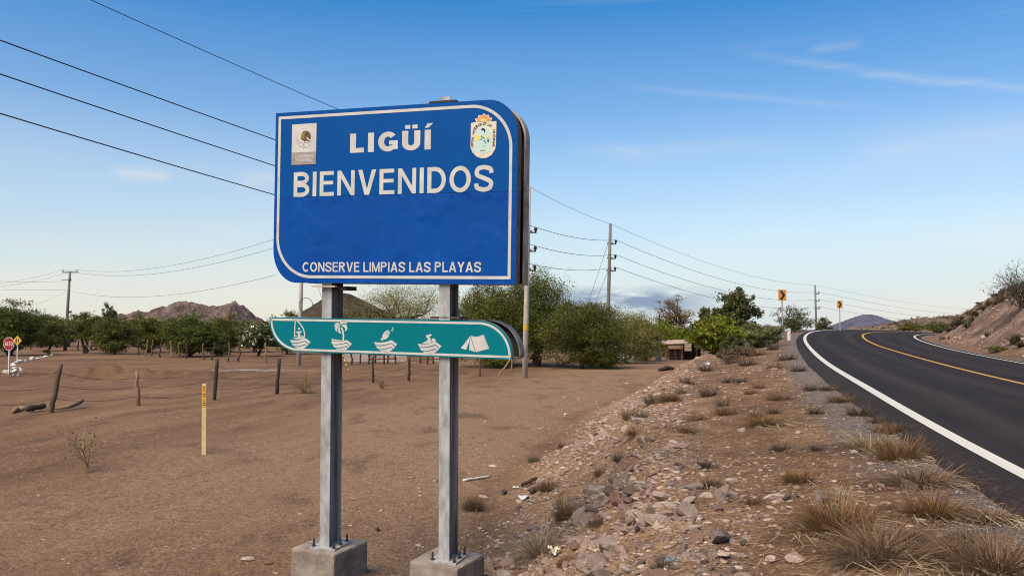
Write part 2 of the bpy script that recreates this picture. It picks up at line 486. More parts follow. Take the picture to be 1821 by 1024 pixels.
# ------------------------------------------------------------------ ground
ang = np.concatenate([np.linspace(-180, -52, 33)[:-1], np.linspace(-52, 52, 620), np.linspace(52, 180, 33)[1:]])
ang = np.radians(ang)
dist = np.concatenate([[0.3, 1, 1.7], np.geomspace(2.3, 60, 520), np.geomspace(60.5, 400, 120)[1:], np.geomspace(420, 9000, 24)])
AX, AY = 0.0, -2.0
gx = AX + np.sin(ang)[None, :] * dist[:, None]
gy = AY + np.cos(ang)[None, :] * dist[:, None]
gz, a_gr, a_ru, a_be, a_hi, a_tr = terrain(gx, gy, True)
gz = gz * sstep(900, 300, dist)[:, None]
nr, nc = gx.shape
ii = np.arange((nr - 1) * nc).reshape(nr - 1, nc)[:, :-1].ravel()
gf = np.stack([ii, ii + 1, ii + nc + 1, ii + nc], 1)[:, ::-1]
def ground_material():
    m, nt, bs = mat_new('dirt')
    L = nt.links.new
    geo = N(nt, 'ShaderNodeNewGeometry')
    pos = geo.outputs['Position']
    def att(n): return N(nt, 'ShaderNodeAttribute', attribute_name=n).outputs['Fac']
    big = noise(nt, pos, .11, 5, .6)
    med = noise(nt, pos, 1.3, 6, .65)
    fine = noise(nt, pos, 26, 5, .7)
    streak = noise(nt, mapping(nt, pos, (1.5, .09, 1), (0, 0, .27)), 1.0, 6, .62, .3)
    lane = ramp(nt, big, [(.33, lin(98, 73, 53)), (.5, lin(114, 86, 60)), (.68, lin(134, 103, 73))])
    lane = mix(nt, ramp(nt, streak, [(.36, .40), (.5, 0.0)]), lane, lin(94, 72, 57))
    lane = mix(nt, ramp(nt, streak, [(.52, 0.0), (.7, .45)]), lane, lin(138, 109, 82))
    lane = mix(nt, mathn(nt, 'MULTIPLY', att('track'), .75), lane, lin(142, 114, 86))
    rut = att('rut')
    lane = mix(nt, mathn(nt, 'MULTIPLY', rut, .7), lane, lin(136, 108, 80))
    blot = noise(nt, mapping(nt, pos, (1, .55, 1), (0, 0, .27)), .75, 7, .68, .4)
    lane = mix(nt, ramp(nt, blot, [(.36, .6), (.46, 0.0)]), lane, lin(86, 65, 50))
    lane = mix(nt, ramp(nt, blot, [(.57, 0.0), (.70, .5)]), lane, lin(142, 114, 86))
    rubc = ramp(nt, med, [(.3, lin(108, 82, 60)), (.5, lin(138, 109, 82)), (.7, lin(162, 132, 102))])
    benc = ramp(nt, med, [(.3, lin(90, 67, 46)), (.52, lin(118, 90, 63)), (.72, lin(142, 112, 82))])
    hilc = ramp(nt, noise(nt, pos, .5, 6, .65), [(.34, lin(78, 63, 52)), (.5, lin(116, 93, 75)), (.66, lin(144, 121, 102))])
    grac = ramp(nt, noise(nt, pos, 45, 3, .6), [(.3, lin(72, 63, 57)), (.52, lin(110, 97, 88)), (.7, lin(150, 136, 124))])
    c = mix(nt, att('bench'), lane, benc)
    c = mix(nt, att('rubble'), c, rubc)
    c = mix(nt, att('hill'), c, hilc)
    c = mix(nt, att('gravel'), c, grac)
    c = mix(nt, att('pale'), c, lin(186, 172, 160))
    c = mix(nt, att('mound'), c, lin(100, 76, 58))
    c = mix(nt, 1.0, c, ramp(nt, fine, [(.36, .58), (.5, 1.0), (.64, 1.36)]), 'MULTIPLY')
    c = mix(nt, 1.0, c, ramp(nt, noise(nt, pos, 6.5, 5, .7), [(.34, .80), (.5, 1.0), (.66, 1.14)]), 'MULTIPLY')
    vor = N(nt, 'ShaderNodeTexVoronoi', feature='F1', i_Scale=17.0, i_Randomness=1.0)
    L(pos, vor.inputs['Vector'])
    sepc = N(nt, 'ShaderNodeSeparateColor'); L(vor.outputs['Color'], sepc.inputs[0])
    peb = mathn(nt, 'MULTIPLY', ramp(nt, vor.outputs['Distance'], [(.16, 1), (.26, 0)]), ramp(nt, sepc.outputs[0], [(.70, 0), (.74, 1)]))
    pc = ramp(nt, sepc.outputs[1], [(0, lin(120, 98, 86)), (.6, lin(158, 136, 120)), (1, lin(186, 168, 152))])
    c = mix(nt, mathn(nt, 'MULTIPLY', peb, .8), c, pc)
    L(c, bs.inputs['Base Color'])
    bs.inputs['Roughness'].default_value = .95
    bs.inputs['Specular IOR Level'].default_value = .15
    h = mathn(nt, 'ADD', mathn(nt, 'MULTIPLY', noise(nt, pos, 9, 8, .7), 1.0), mathn(nt, 'MULTIPLY', peb, .35))
    bump(nt, bs, h, 1.0, .05)
    return m
pale = np.zeros(gx.size)
pp = gp(452, 658)
pale = .75 * np.exp(-((gx.ravel() - pp[0]) / 2.2) ** 2 - ((gy.ravel() - pp[1]) / 1.3) ** 2) * (.5 + fbm(gx.ravel() * 2, gy.ravel() * 2, 91))
mnd = np.zeros(gx.size)
for mx_, my_, h_, a_, b_ in MOUNDS:
    mnd = np.maximum(mnd, .8 * np.exp(-((gx.ravel() - mx_) / a_) ** 2 - ((gy.ravel() - my_) / b_) ** 2))
mnd *= .7 + .8 * fbm(gx.ravel() * 1.2, gy.ravel() * 1.2, 93)
M_DIRT = ground_material()
ground = link('ground', new_mesh('ground', np.stack([gx, gy, gz], -1).reshape(-1, 3), gf, M_DIRT, True,
              dict(gravel=a_gr, rubble=a_ru, bench=a_be, hill=a_hi, pale=np.clip(pale, 0, 1), mound=np.clip(mnd, 0, 1), track=a_tr, rut=rut_field(gx.ravel(), gy.ravel())[1])), kind='structure',
              label='brown dirt ground with a stony roadside bank')

# ------------------------------------------------------------------ road
def strip(offs, dz, s0, s1, step=1, wob=0.0):
    ids = np.arange(np.searchsorted(sarc, s0), np.searchsorted(sarc, s1), step)
    v, uv = [], []
    for j, (o, z) in enumerate(zip(offs, dz)):
        w = wob * fbm(sarc[ids] * 1.3, sarc[ids] * 0 + j * 9.7, 5, 4)
        oo = o + w
        v.append(np.stack([rx[ids] + nx[ids] * oo, ry[ids] + ny[ids] * oo, zz[ids] - bank[ids] * oo + z], -1))
        uv.append(np.stack([oo, sarc[ids]], -1))
    n, k = len(ids), len(offs)
    v = np.stack(v, 1).reshape(-1, 3); uv = np.stack(uv, 1).reshape(-1, 2)
    b = (np.arange(n - 1)[:, None] * k + np.arange(k - 1)[None, :]).ravel()
    return v, np.stack([b, b + 1, b + k + 1, b + k], 1), uv
def asphalt():
    m, nt, bs = mat_new('asphalt')
    uvn = N(nt, 'ShaderNodeUVMap')
    u = uvn.outputs[0]
    streak = noise(nt, mapping(nt, u, (1.3, .03, 1)), 1.0, 4, .6, .2)
    gr = noise(nt, u, 70, 3, .7)
    blot = noise(nt, u, .35, 4, .6)
    c = ramp(nt, streak, [(.32, lin(33, 27, 24)), (.5, lin(40, 33, 29)), (.68, lin(50, 42, 37))])
    c = mix(nt, .35, c, ramp(nt, blot, [(.3, lin(36, 30, 27)), (.7, lin(54, 46, 41))]))
    c = mix(nt, 1.0, c, ramp(nt, gr, [(.3, .72), (.5, 1.0), (.72, 1.35)]), 'MULTIPLY')
    sx = N(nt, 'ShaderNodeSeparateXYZ'); nt.links.new(u, sx.inputs[0])
    off = mathn(nt, 'ABSOLUTE', sx.outputs[0])
    wob_ = mathn(nt, 'MULTIPLY', mathn(nt, 'SUBTRACT', noise(nt, mapping(nt, u, (0, .12, 1)), 1, 3), .5), .7)
    offw = mathn(nt, 'ADD', off, wob_)
    wheel = mathn(nt, 'MAXIMUM', mathn(nt, 'SUBTRACT', 1.0, mathn(nt, 'MULTIPLY', mathn(nt, 'ABSOLUTE', mathn(nt, 'SUBTRACT', offw, .95)), 2.6), True), mathn(nt, 'SUBTRACT', 1.0, mathn(nt, 'MULTIPLY', mathn(nt, 'ABSOLUTE', mathn(nt, 'SUBTRACT', offw, 2.5)), 2.6), True))
    c = mix(nt, mathn(nt, 'MULTIPLY', wheel, .4), c, lin(66, 58, 52))
    edge = mathn(nt, 'MULTIPLY', ramp(nt, offw, [(.0, 0), (1, 1)]), 1.0)
    dustm = mathn(nt, 'MULTIPLY', mathn(nt, 'MULTIPLY', mathn(nt, 'SUBTRACT', off, 3.48, True), 3.5, True), ramp(nt, noise(nt, u, 16.0, 5, .75), [(.50, 0), (.75, .45)]))
    c = mix(nt, dustm, c, lin(126, 106, 88))
    spk = noise(nt, u, 14, 4, .75)
    c = mix(nt, ramp(nt, spk, [(.66, 0), (.72, .35)]), c, lin(30, 27, 27))
    nt.links.new(c, bs.inputs['Base Color'])
    bs.inputs['Roughness'].default_value = .9
    bs.inputs['Specular IOR Level'].default_value = .15
    bump(nt, bs, noise(nt, u, 90, 3, .7), .5, .006)
    return m
M_ASPH = asphalt()
v, f, uv = strip([-PAVE_L - .12, -PAVE_L, -3.2, -1.7, 0, 1.7, 3.2, PAVE_R, PAVE_R + .1], [-.10, 0, 0, 0, 0, 0, 0, 0, -.09], 0, 150)
wobv = np.where(uv[:, 0] < -3.6, 1, 0) * .035 * fbm(uv[:, 1] * 2.3, uv[:, 1] * 0, 4, 4)
v[:, 0] -= wobv * 1.0
road = link('road', new_mesh('road', v, f, M_ASPH, False, uv=uv), kind='structure', label='dark asphalt road bending right uphill')
def paint(name, c, wear):
    m, nt, bs = mat_new(name)
    u = N(nt, 'ShaderNodeUVMap').outputs[0]
    n = noise(nt, u, 22, 6, .7)
    s = noise(nt, mapping(nt, u, (18, .5, 1)), 1, 5, .6)
    k = mix(nt, ramp(nt, s, [(.35, .0), (.7, .35)]), c, tuple(x * .72 for x in c))
    k = mix(nt, ramp(nt, n, [(.60, 0), (.78, wear)]), k, lin(84, 78, 76))
    nt.links.new(k, bs.inputs['Base Color'])
    bs.inputs['Roughness'].default_value = .75
    return m
M_WLINE, M_YLINE = paint('white_road_paint', lin(205, 198, 180), .5), paint('yellow_road_paint', lin(198, 142, 48), .5)
for off, w, mm, lab in ((-3.4, .16, M_WLINE, 'white edge line on the near side of the road'), (0, .14, M_YLINE, 'yellow centre line of the road'), (3.4, .13, M_WLINE, 'white edge line on the far side of the road')):
    v, f, uv = strip([off - w / 2, off + w / 2], [.004, .004], 0, 149)
    o = link('road_marking', new_mesh('road_marking', v, f, mm, False, uv=uv), parent=road, label=lab)

# ------------------------------------------------------------------ the welcome sign
RM = Matrix(((0.95242872, 0.30443909, 0.0140133), (-0.30384512, 0.95212369, -0.03374337), (-0.0236152, 0.02788029, 0.99933228)))
SC = Vector((-1.11760364, 7.67235767, 3.64415564))          # middle of the blue board's face
VO = 3.25                                                    # the empty stands this far below it
RMn, SCn = np.array(RM), np.array(SC)
def bp(px, py):
    """photo pixel to (across, up) in metres on the sign's face"""
    d = ray(px, py)
    o = np.array([0, 0, CAMZ])
    n = RMn[:, 1]
    p = o + d * (((SCn - o) @ n) / (d @ n))
    q = (p - SCn) @ RMn
    return q[0], q[2] + VO
def board_paint(name, c, dark, rough=.38, dents=True):
    # the lower sheet is buckled and dented
    m, nt, bs = mat_new(name)
    tcn = N(nt, 'ShaderNodeTexCoord'); ob = tcn.outputs['Object']
    big = noise(nt, ob, 1.7, 4, .55)
    k = mix(nt, ramp(nt, big, [(.35, 0), (.7, .5)]), c, dark)
    dust = noise(nt, mapping(nt, ob, (9, 1, 2.2)), 1, 6, .65)
    k = mix(nt, ramp(nt, dust, [(.55, 0), (.85, .05)]), k, lin(70, 110, 130))
    bs.inputs['Specular IOR Level'].default_value = .14 if dents else .1
    spk = noise(nt, ob, 60, 2, .5)
    k = mix(nt, ramp(nt, spk, [(.70, 0), (.75, .35)]), k, lin(30, 34, 40))
    nt.links.new(k, bs.inputs['Base Color'])
    nt.links.new(ramp(nt, dust, [(.3, rough), (.8, rough + .2)]), bs.inputs['Roughness'])
    if dents:
        h = mathn(nt, 'ADD', noise(nt, ob, 3.2, 2, .4, .5), mathn(nt, 'MULTIPLY', noise(nt, ob, 10, 2, .4), .10))
        bump(nt, bs, h, .4, .05)
    return m
M_BLUE = board_paint('blue_sheet', lin(0, 76, 142), lin(0, 66, 132), dents=False)
M_BLUE2 = board_paint('blue_sheet_dented', lin(0, 72, 148), lin(0, 54, 124))
M_TEAL = board_paint('teal_sheet', lin(0, 112, 120), lin(0, 102, 110), dents=False)
M_SIGNW = simple('sign_white', lin(204, 199, 187), lin(182, 177, 166), 6, .6, detail=8)
M_SIGNW2 = simple('sign_cream', lin(222, 208, 176), lin(205, 190, 160), 14, .55)
M_GREYP = simple('sticker_grey', lin(160, 146, 136), lin(140, 126, 118), 20, .6)
M_BROWNP = simple('print_brown', lin(112, 78, 30), lin(70, 44, 18), 30, .6)
M_OLIVEP = simple('print_olive', lin(140, 122, 40), lin(110, 96, 30), 30, .6)
M_ORANGEP = simple('print_orange', lin(224, 158, 92), lin(206, 140, 80), 20, .6)
M_YELP = simple('print_yellow', lin(226, 206, 96), lin(214, 192, 90), 20, .6)
M_DARKP = simple('print_dark', lin(36, 30, 34))
M_SKYP = simple('print_pale_blue', lin(176, 204, 200), lin(196, 210, 196), 20, .6)
M_GREENP = simple('print_pale_green', lin(178, 206, 150))
M_TEALLINE = simple('print_teal', lin(0, 104, 120))
M_GALV = simple('galvanised_steel', lin(176, 175, 170), lin(138, 136, 132), 6, .6, .05, stretch=(3, 3, 1.1), detail=8)
M_GALV_SHADED = simple('shaded_rusty_steel', lin(146, 143, 140), lin(88, 74, 62), 3, .75, .1, stretch=(9, 9, .35), lo=.44, hi=.66)  # beam recess: its shade is put into the darker base colour, plus rust streaks
M_RUST = simple('rusty_steel', lin(96, 72, 54), lin(58, 42, 34), 9, .8, .1, .3)
M_TANRIM = simple('tan_weathered_rim', lin(196, 178, 156), lin(150, 128, 106), 7, .8, 0, .2)
M_RIMGREY = simple('grey_rust_rim', lin(168, 162, 152), lin(112, 92, 74), 8, .7, .1, .2)
M_BRIM = simple('brown_edge', lin(128, 100, 80), lin(96, 74, 58), 7, .8, 0, .2)
M_BLACKIN = simple('dark_back_sheet', lin(50, 46, 42), lin(34, 31, 29), 5, .8)
M_CONC = simple('concrete', lin(150, 136, 120), lin(112, 98, 86), 6, .95, 0, .5, .02)
M_BOLT = simple('rusty_bolt', lin(64, 44, 34), None, rough=.7)

sign = empty('welcome_sign', 'large blue double-sided welcome sign reading LIGÜÍ BIENVENIDOS on two steel posts', 'sign')
sign.matrix_world = Matrix.Translation(SC + RM @ Vector((0, 0, -VO))) @ RM.to_4x4()

def rounded(u0, u1, v0, v1, r_tr, r_bl, n=14, el_tr=(1, 1), el_bl=(1, 1)):
    """outline with a round top-right and bottom-left corner, counter-clockwise from the bottom right"""
    pts = [(u1, v0)]
    a, b = r_tr * el_tr[0], r_tr * el_tr[1]
    for i in range(n + 1):
        g = math.pi / 2 * i / n
        pts.append((u1 - a + a * math.cos(g), v1 - b + b * math.sin(g)))
    pts.append((u0, v1))
    a, b = r_bl * el_bl[0], r_bl * el_bl[1]
    for i in range(n + 1):
        g = math.pi + math.pi / 2 * i / n
        pts.append((u0 + a + a * math.cos(g), v0 + b + b * math.sin(g)))
    return pts
def clip_poly(poly, v, above):
    out = []
    for i in range(len(poly)):
        p, q = poly[i], poly[(i + 1) % len(poly)]
        ip, iq = (p[1] >= v) == above, (q[1] >= v) == above
        if ip: out.append(p)
        if ip != iq:
            t = (v - p[1]) / (q[1] - p[1])
            out.append((p[0] + (q[0] - p[0]) * t, v))
    return out
def stroke(mb, pts, w, y0, y1, closed=False):
    """a flat ribbon of width w along pts in the face plane"""
    P = [np.array(p, float) for p in pts]
    n = len(P)
    Lf, Rt = [], []
    for i in range(n):
        a = P[(i - 1) % n] if (closed or i > 0) else P[i]
        b = P[(i + 1) % n] if (closed or i < n - 1) else P[i]
        t1, t2 = P[i] - a, b - P[i]
        t1 = t1 / (np.linalg.norm(t1) + 1e-12); t2 = t2 / (np.linalg.norm(t2) + 1e-12)
        if np.linalg.norm(P[i] - a) < 1e-9: t1 = t2
        if np.linalg.norm(b - P[i]) < 1e-9: t2 = t1
        t = t1 + t2; t /= np.linalg.norm(t) + 1e-12
        nrm = np.array([-t[1], t[0]])
        k = min(2.0, 1 / max(.3, float(np.dot(nrm, np.array([-t1[1], t1[0]])))))
        Lf.append(P[i] + nrm * w / 2 * k); Rt.append(P[i] - nrm * w / 2 * k)
    v = []
    for a, b in zip(Lf, Rt):
        v += [(a[0], y0, a[1]), (b[0], y0, b[1]), (a[0], y1, a[1]), (b[0], y1, b[1])]
    f = []
    m = n if closed else n - 1
    for i in range(m):
        a, b = i * 4, ((i + 1) % n) * 4
        f += [(a, b, b + 1, a + 1), (a + 2, a + 3, b + 3, b + 2), (a, a + 2, b + 2, b), (a + 1, b + 1, b + 3, a + 3)]
    if not closed:
        f += [(0, 1, 3, 2), ((n - 1) * 4, (n - 1) * 4 + 2, (n - 1) * 4 + 3, (n - 1) * 4 + 1)]
    mb.add(v, f)
def text_geo(s, bold):
    cu = bpy.data.curves.new('lettering', 'FONT')
    cu.body = s; cu.offset = bold; cu.resolution_u = 6; cu.extrude = 0.0
    ob = bpy.data.objects.new('lettering', cu)
    col.objects.link(ob)
    dg = bpy.context.evaluated_depsgraph_get()
    me = ob.evaluated_get(dg).to_mesh()
    v = np.array([p.co[:2] for p in me.vertices]); f = [tuple(p.vertices) for p in me.polygons]
    ob.evaluated_get(dg).to_mesh_clear()
    bpy.data.objects.remove(ob); bpy.data.curves.remove(cu)
    return v, f
def letters(s, u0, u1, v0, v1, y, mat, parent, bold=.02, shear=0.0, name='lettering', ob_mat=None):
    v, f = text_geo(s, bold)
    mn, mx = v.min(0), v.max(0)
    q = (v - mn) / (mx - mn)
    uu = u0 + q[:, 0] * (u1 - u0); vv = v0 + q[:, 1] * (v1 - v0) + shear * (q[:, 0] - .5)
    vv3 = [(a, y, b) for a, b in zip(uu, vv)]
    return link(name, new_mesh(name, vv3, f, mat), parent)

def cat(P, n=6, closed=False):
    """smooth curve through points"""
    P = [np.array(p, float) for p in P]
    out = []
    for i in range(len(P) - 1):
        p0, p1, p2, p3 = P[max(i - 1, 0)], P[i], P[i + 1], P[min(i + 2, len(P) - 1)]
        for k in range(n):
            t = k / n
            out.append(tuple(.5 * ((2 * p1) + (p2 - p0) * t + (2 * p0 - 5 * p1 + 4 * p2 - p3) * t * t + (3 * p1 - p0 - 3 * p2 + p3) * t ** 3)))
    out.append(tuple(P[-1]))
    return out
def oval(cx_, cy_, a, b, g0, g1, n=22):
    return [(cx_ + a * math.cos(g), cy_ + b * math.sin(g)) for g in np.linspace(math.radians(g0), math.radians(g1), n)]
def glyph(ch, t):
    """(width, filled outlines, ribbons (path, closed)) of a sans capital with cap height 1 and stroke t"""
    R = lambda x0, x1, y0, y1: [(x0, y0), (x1, y0), (x1, y1), (x0, y1)]
    h = t / 2
    if ch == 'I' or ch == 'Í':
        p = [R(0, t, 0, 1)]
        if ch == 'Í': p.append([(.0, 1.10), (t * .62, 1.10), (t * 1.35, 1.33), (t * .45, 1.33)])
        return t, p, []
    if ch == 'L': return .6, [R(0, t, 0, 1), R(t, .6, 0, t * .95)], []
    if ch == 'E': return .64, [R(0, t, 0, 1), R(t, .64, 0, t * .92), R(t, .60, .46, .46 + t * .86), R(t, .62, 1 - t * .92, 1)], []
    if ch == 'F': return .6, [R(0, t, 0, 1), R(t, .55, .44, .44 + t * .86), R(t, .6, 1 - t * .92, 1)], []
    if ch == 'T': w = .64; return w, [R(0, w, 1 - t * .92, 1), R(w / 2 - h, w / 2 + h, 0, 1 - t * .92)], []
    if ch == 'N': w = .76; return w, [R(0, t * .95, 0, 1), R(w - t * .95, w, 0, 1), [(t * .95, 1), (t * .95, 1 - t * 1.75), (w - t * .95, 0), (w - t * .95, t * 1.75)]], []
    if ch == 'M': w = .88; return w, [R(0, t * .95, 0, 1), R(w - t * .95, w, 0, 1), [(t * .95, 1), (t * .95, 1 - t * 2.0), (w / 2 - t * .4, 0), (w / 2, 0), (w / 2, t * 1.4)], [(w - t * .95, 1), (w / 2, t * 1.4), (w / 2, 0), (w / 2 + t * .4, 0), (w - t * .95, 1 - t * 2.0)]], []
    if ch == 'V': w = .78; return w, [[(0, 1), (t * 1.1, 1), (w / 2, t * 1.35), (w / 2, 0), (w / 2 - t * .58, 0)], [(w, 1), (w / 2 + t * .58, 0), (w / 2, 0), (w / 2, t * 1.35), (w - t * 1.1, 1)]], []
    if ch == 'A':
        w = .8; return w, [[(0, 0), (t * 1.1, 0), (w / 2, 1 - t * 1.35), (w / 2, 1), (w / 2 - t * .58, 1)], [(w, 0), (w / 2 + t * .58, 1), (w / 2, 1), (w / 2, 1 - t * 1.35), (w - t * 1.1, 0)], R(.2, .6, .22, .22 + t * .85)], []
    if ch == 'Y': w = .76; return w, [R(w / 2 - h, w / 2 + h, 0, .42), [(0, 1), (t * 1.15, 1), (w / 2, .62), (w / 2, .42), (w / 2 - h, .42)], [(w, 1), (w / 2 + h, .42), (w / 2, .42), (w / 2, .62), (w - t * 1.15, 1)]], []
    if ch == 'O': w = .86; return w, [], [(oval(w / 2, .5, w / 2 - h, .51 - h, 0, 360, 33)[:-1], True)]
    if ch == 'D': w = .76; return w, [R(0, t, 0, 1)], [([(t, h * .95)] + [(w * .42, h * .95)] + oval(w * .42, .5, w * .58 - h, .5 - h * .95, -80, 80, 18) + [(w * .42, 1 - h * .95), (t, 1 - h * .95)], False)]
    if ch in 'BPR':
        w = .72
        top = [(t, 1 - h * .9), (w * .52, 1 - h * .9)] + oval(w * .52, .745, w * .44 - h, .255 - h * .9, 75, -75, 12) + [(w * .52, .49 + h * .9), (t, .49 + h * .9)]
        if ch == 'B': return w, [R(0, t, 0, 1)], [(top, False), ([(t, h * .9), (w * .52, h * .9)] + oval(w * .52, .275, w * .48 - h, .275 - h * .9, -75, 75, 12) + [(w * .52, .55 - h * .9), (t, .55 - h * .9)], False)]
        if ch == 'R': return w + .04, [R(0, t, 0, 1), [(w * .36, .47), (w * .62, .47), (w + .04, 0), (w - t * 1.0, 0)]], [(top, False)]
        return w, [R(0, t, 0, 1)], [(top, False)]
    if ch == 'C': w = .8; return w, [], [(oval(w * .51, .5, w * .5 - h, .51 - h, 42, 318, 26), False)]
    if ch == 'G': w = .84; return w, [R(w * .56, w, .34, .34 + t * .8), R(w - t * .9, w, .10, .34)], [(oval(w * .5, .5, w * .5 - h, .51 - h, 42, 318, 26), False)]
    if ch in 'UÜ':
        w = .76
        p = [R(.12, .12 + t * .85, 1.10, 1.10 + t * .75), R(w - .12 - t * .85, w - .12, 1.10, 1.10 + t * .75)] if ch == 'Ü' else []
        return w, p, [([(h, 1), (h, .4)] + oval(w / 2, .37, w / 2 - h, .38 - h, 180, 360, 16)[1:-1] + [(w - h, .4), (w - h, 1)], False)]
    if ch == 'S':
        w = .74
        return w, [], [(cat([(w - h * .9, .70), (w - h * 1.25, .84), (w * .72, .96 - h * .8), (w * .48, 1.01 - h), (w * .22, .96 - h * .9), (h, .76), (h * 1.5, .62), (w * .5, .51), (w - h * 1.5, .39), (w - h, .26), (w * .78, .06 + h * .8), (w * .5, h - .01), (w * .25, .05 + h * .8), (h * 1.1, .17), (h * .8, .31)], 4), False)]
    return .3, [], []
def sans(s, u0, u1, v0, vcap, y, mat, parent, t=.2, gap=.13, word=.36):
    lay, x = [], 0
    for ch in s:
        if ch == ' ': x += word; continue
        w, pol, rib = glyph(ch, t)
        lay.append((x, pol, rib)); x += w + gap
    sx = (u1 - u0) / (x - gap); sz = vcap - v0
    mb = MB()
    k = 0
    for x0, pol, rib in lay:
        for p in pol:
            k += 1
            mb.prism([(u0 + (x0 + a) * sx, v0 + b * sz) for a, b in p], y - .00012 * (k % 5), y + .0012)
        for path, cl in rib:
            k += 1
            m2 = MB()
            stroke(m2, [(x0 + a, b) for a, b in path], t, 0, 1, cl)
            mb.add([(u0 + a * sx, (y - .00012 * (k % 5)) if b < .5 else y + .0012, v0 + c * sz) for a, b, c in m2.v], m2.f)
    return mb.build('lettering', mat, parent)
def quadsans(s, pxl, pyb, pxr, pyt, y, mat, parent, t, gap=.13, word=.36):
    a = bp(pxl, pyb); tt = bp(pxl, pyt)
    return sans(s, a[0], bp(pxr, pyb)[0], a[1], tt[1], y, mat, parent, t, gap, word)
F0 = 0.0                                                     # face plane of the boards
# blue front board: two sheets that meet at a riveted seam
out_b = rounded(-1.222, 1.218, -.814 + VO, .814 + VO, .29, .29, el_tr=(.95, 1.08), el_bl=(.9, 1.1))
seam = bp(700, 346)[1]
front = empty('front_board', None, None); front.parent = sign
for nm, ab, mm, off in (('upper_sheet', True, M_BLUE, .0015), ('lower_sheet', False, M_BLUE2, -.0015)):
    p = clip_poly(out_b, seam + off, ab)
    MB().prism(p, F0, F0 + .012).build(nm, mm, front)
b_in = rounded(-1.222 + .046, 1.218 - .06, -.814 + VO + .058, .814 + VO - .05, .38, .37, n=20)
mb = MB(); stroke(mb, b_in, .027, F0 - .0022, F0 - .0002, True); mb.build('border_line', M_SIGNW, front)
def quadtext(s, pxl, pyb, pxr, pyt, y, mat, parent, bold, ref=None):
    """lettering between the photo's left/bottom and right/top marks on the board"""
    a = bp(pxl, pyb); b = bp(pxr, pyb); t = bp(pxl, pyt)
    return letters(s, a[0], bp(pxr, pyb)[0], a[1], t[1], y, mat, parent, bold)
quadsans('LIGÜÍ', 622.5, 272.3, 765.8, 238.4, F0 - .0012, M_SIGNW, front, .255, .18)
quadsans('BIENVENIDOS', 522, 350.3, 876.8, 307.0, F0 - .0012, M_SIGNW, front, .168, .15)
quadsans('CONSERVE LIMPIAS LAS PLAYAS', 538, 483.2, 855.4, 466.2, F0 - .0012, M_SIGNW, front, .17, .12, .34)
# rivets along the seam and the edge
mb = MB()
def rivet(u, v, r=.0075):
    mb.prism([(u + r * math.cos(k * math.pi / 3), v + r * math.sin(k * math.pi / 3)) for k in range(6)], F0 - .004, F0 + .002)
for k in range(14):
    u = -1.1 + k * 2.2 / 13
    rivet(u, seam - .014); rivet(u + .02, seam - .034)
for k in range(16):
    rivet(-1.15 + k * .145, .814 + VO - .022); rivet(-.9 + k * .135, -.814 + VO + .024)
for k in range(10):
    rivet(1.218 - .022, -.75 + VO + k * .135); rivet(-1.222 + .02, -.45 + VO + k * .135)
mb.build('rivets', M_BLUE2, front, kind='stuff')
mb = MB()
for (px, py, r) in ((683, 390, .022), (783, 405, .016), (551, 386, .01), (566, 430, .011), (549, 437, .012), (833, 457, .02), (846, 440, .01), (841, 387, .01)):
    u, v = bp(px, py)
    n = 10
    vv = [(u, F0 - .003, v)] + [(u + r * math.cos(k * 2 * math.pi / n), F0 - .0003, v + r * math.sin(k * 2 * math.pi / n)) for k in range(n)]
    mb.add(vv, [(0, 1 + k, 1 + (k + 1) % n) for k in range(n)])
mb.build('dents', M_BLUE2, front, kind='stuff')
# government plate with the eagle
def pgon(pts, zx, zy, sc, y0, y1, mb):
    mb.prism([bp(zx + a / sc, zy + b / sc) for a, b in pts], y0, y1); return mb
Z1 = (505, 190, 8.905)
pgon([(120, 925), (505, 910), (520, 260), (133, 285)], *Z1, F0 - .003, F0 - .0003, MB()).build('federal_plate', M_SIGNW, front)
pgon([(120, 925), (505, 910), (510, 712), (127, 728)], *Z1, F0 - .0042, F0 - .0031, MB()).build('grey_band', M_GREYP, front)
for s, l, b, r, t in (('GOBIERNO', 182, 815, 465, 768), ('FEDERAL', 203, 872, 437, 828)):
    quadsans(s, Z1[0] + l / Z1[2], Z1[1] + b / Z1[2], Z1[0] + r / Z1[2], Z1[1] + t / Z1[2], F0 - .0048, M_SIGNW, front, .2)
pgon([(270, 480), (285, 420), (318, 385), (360, 380), (400, 400), (425, 445), (428, 500), (410, 545), (372, 550), (345, 540), (330, 560), (310, 535), (285, 530), (268, 500)], *Z1, F0 - .0044, F0 - .0031, MB()).build('eagle', M_BROWNP, front)
pgon([(275, 475), (290, 425), (318, 398), (345, 400), (340, 440), (318, 470), (322, 510), (290, 520)], *Z1, F0 - .0054, F0 - .0045, MB()).build('eagle_wing', M_OLIVEP, front)
pgon([(355, 480), (372, 484), (420, 528), (408, 540), (380, 520)], *Z1, F0 - .0054, F0 - .0045, MB()).build('eagle_tail', M_SIGNW, front)
mb = MB()
for k in range(30):
    g = k * 2 * math.pi / 30
    cx_, cy_ = 328 + 122 * math.cos(g), 500 + 152 * math.sin(g)
    low = math.sin(g) > .05
    r = 11 if low else 5
    if k % 2 and low: r = 6
    pgon([(cx_ + r * math.cos(a), cy_ + r * .8 * math.sin(a)) for a in np.linspace(0, 2 * math.pi, 7)[:-1]], *Z1, F0 - .0042, F0 - .0031, mb)
mb.build('seal_ring', M_GREYP, front, kind='stuff')
mb = MB()
stroke(mb, [bp(Z1[0] + a / Z1[2], Z1[1] + b / Z1[2]) for a, b in ((232, 540), (262, 570), (300, 580), (345, 570), (390, 575), (420, 545))], .006, F0 - .0042, F0 - .0031)
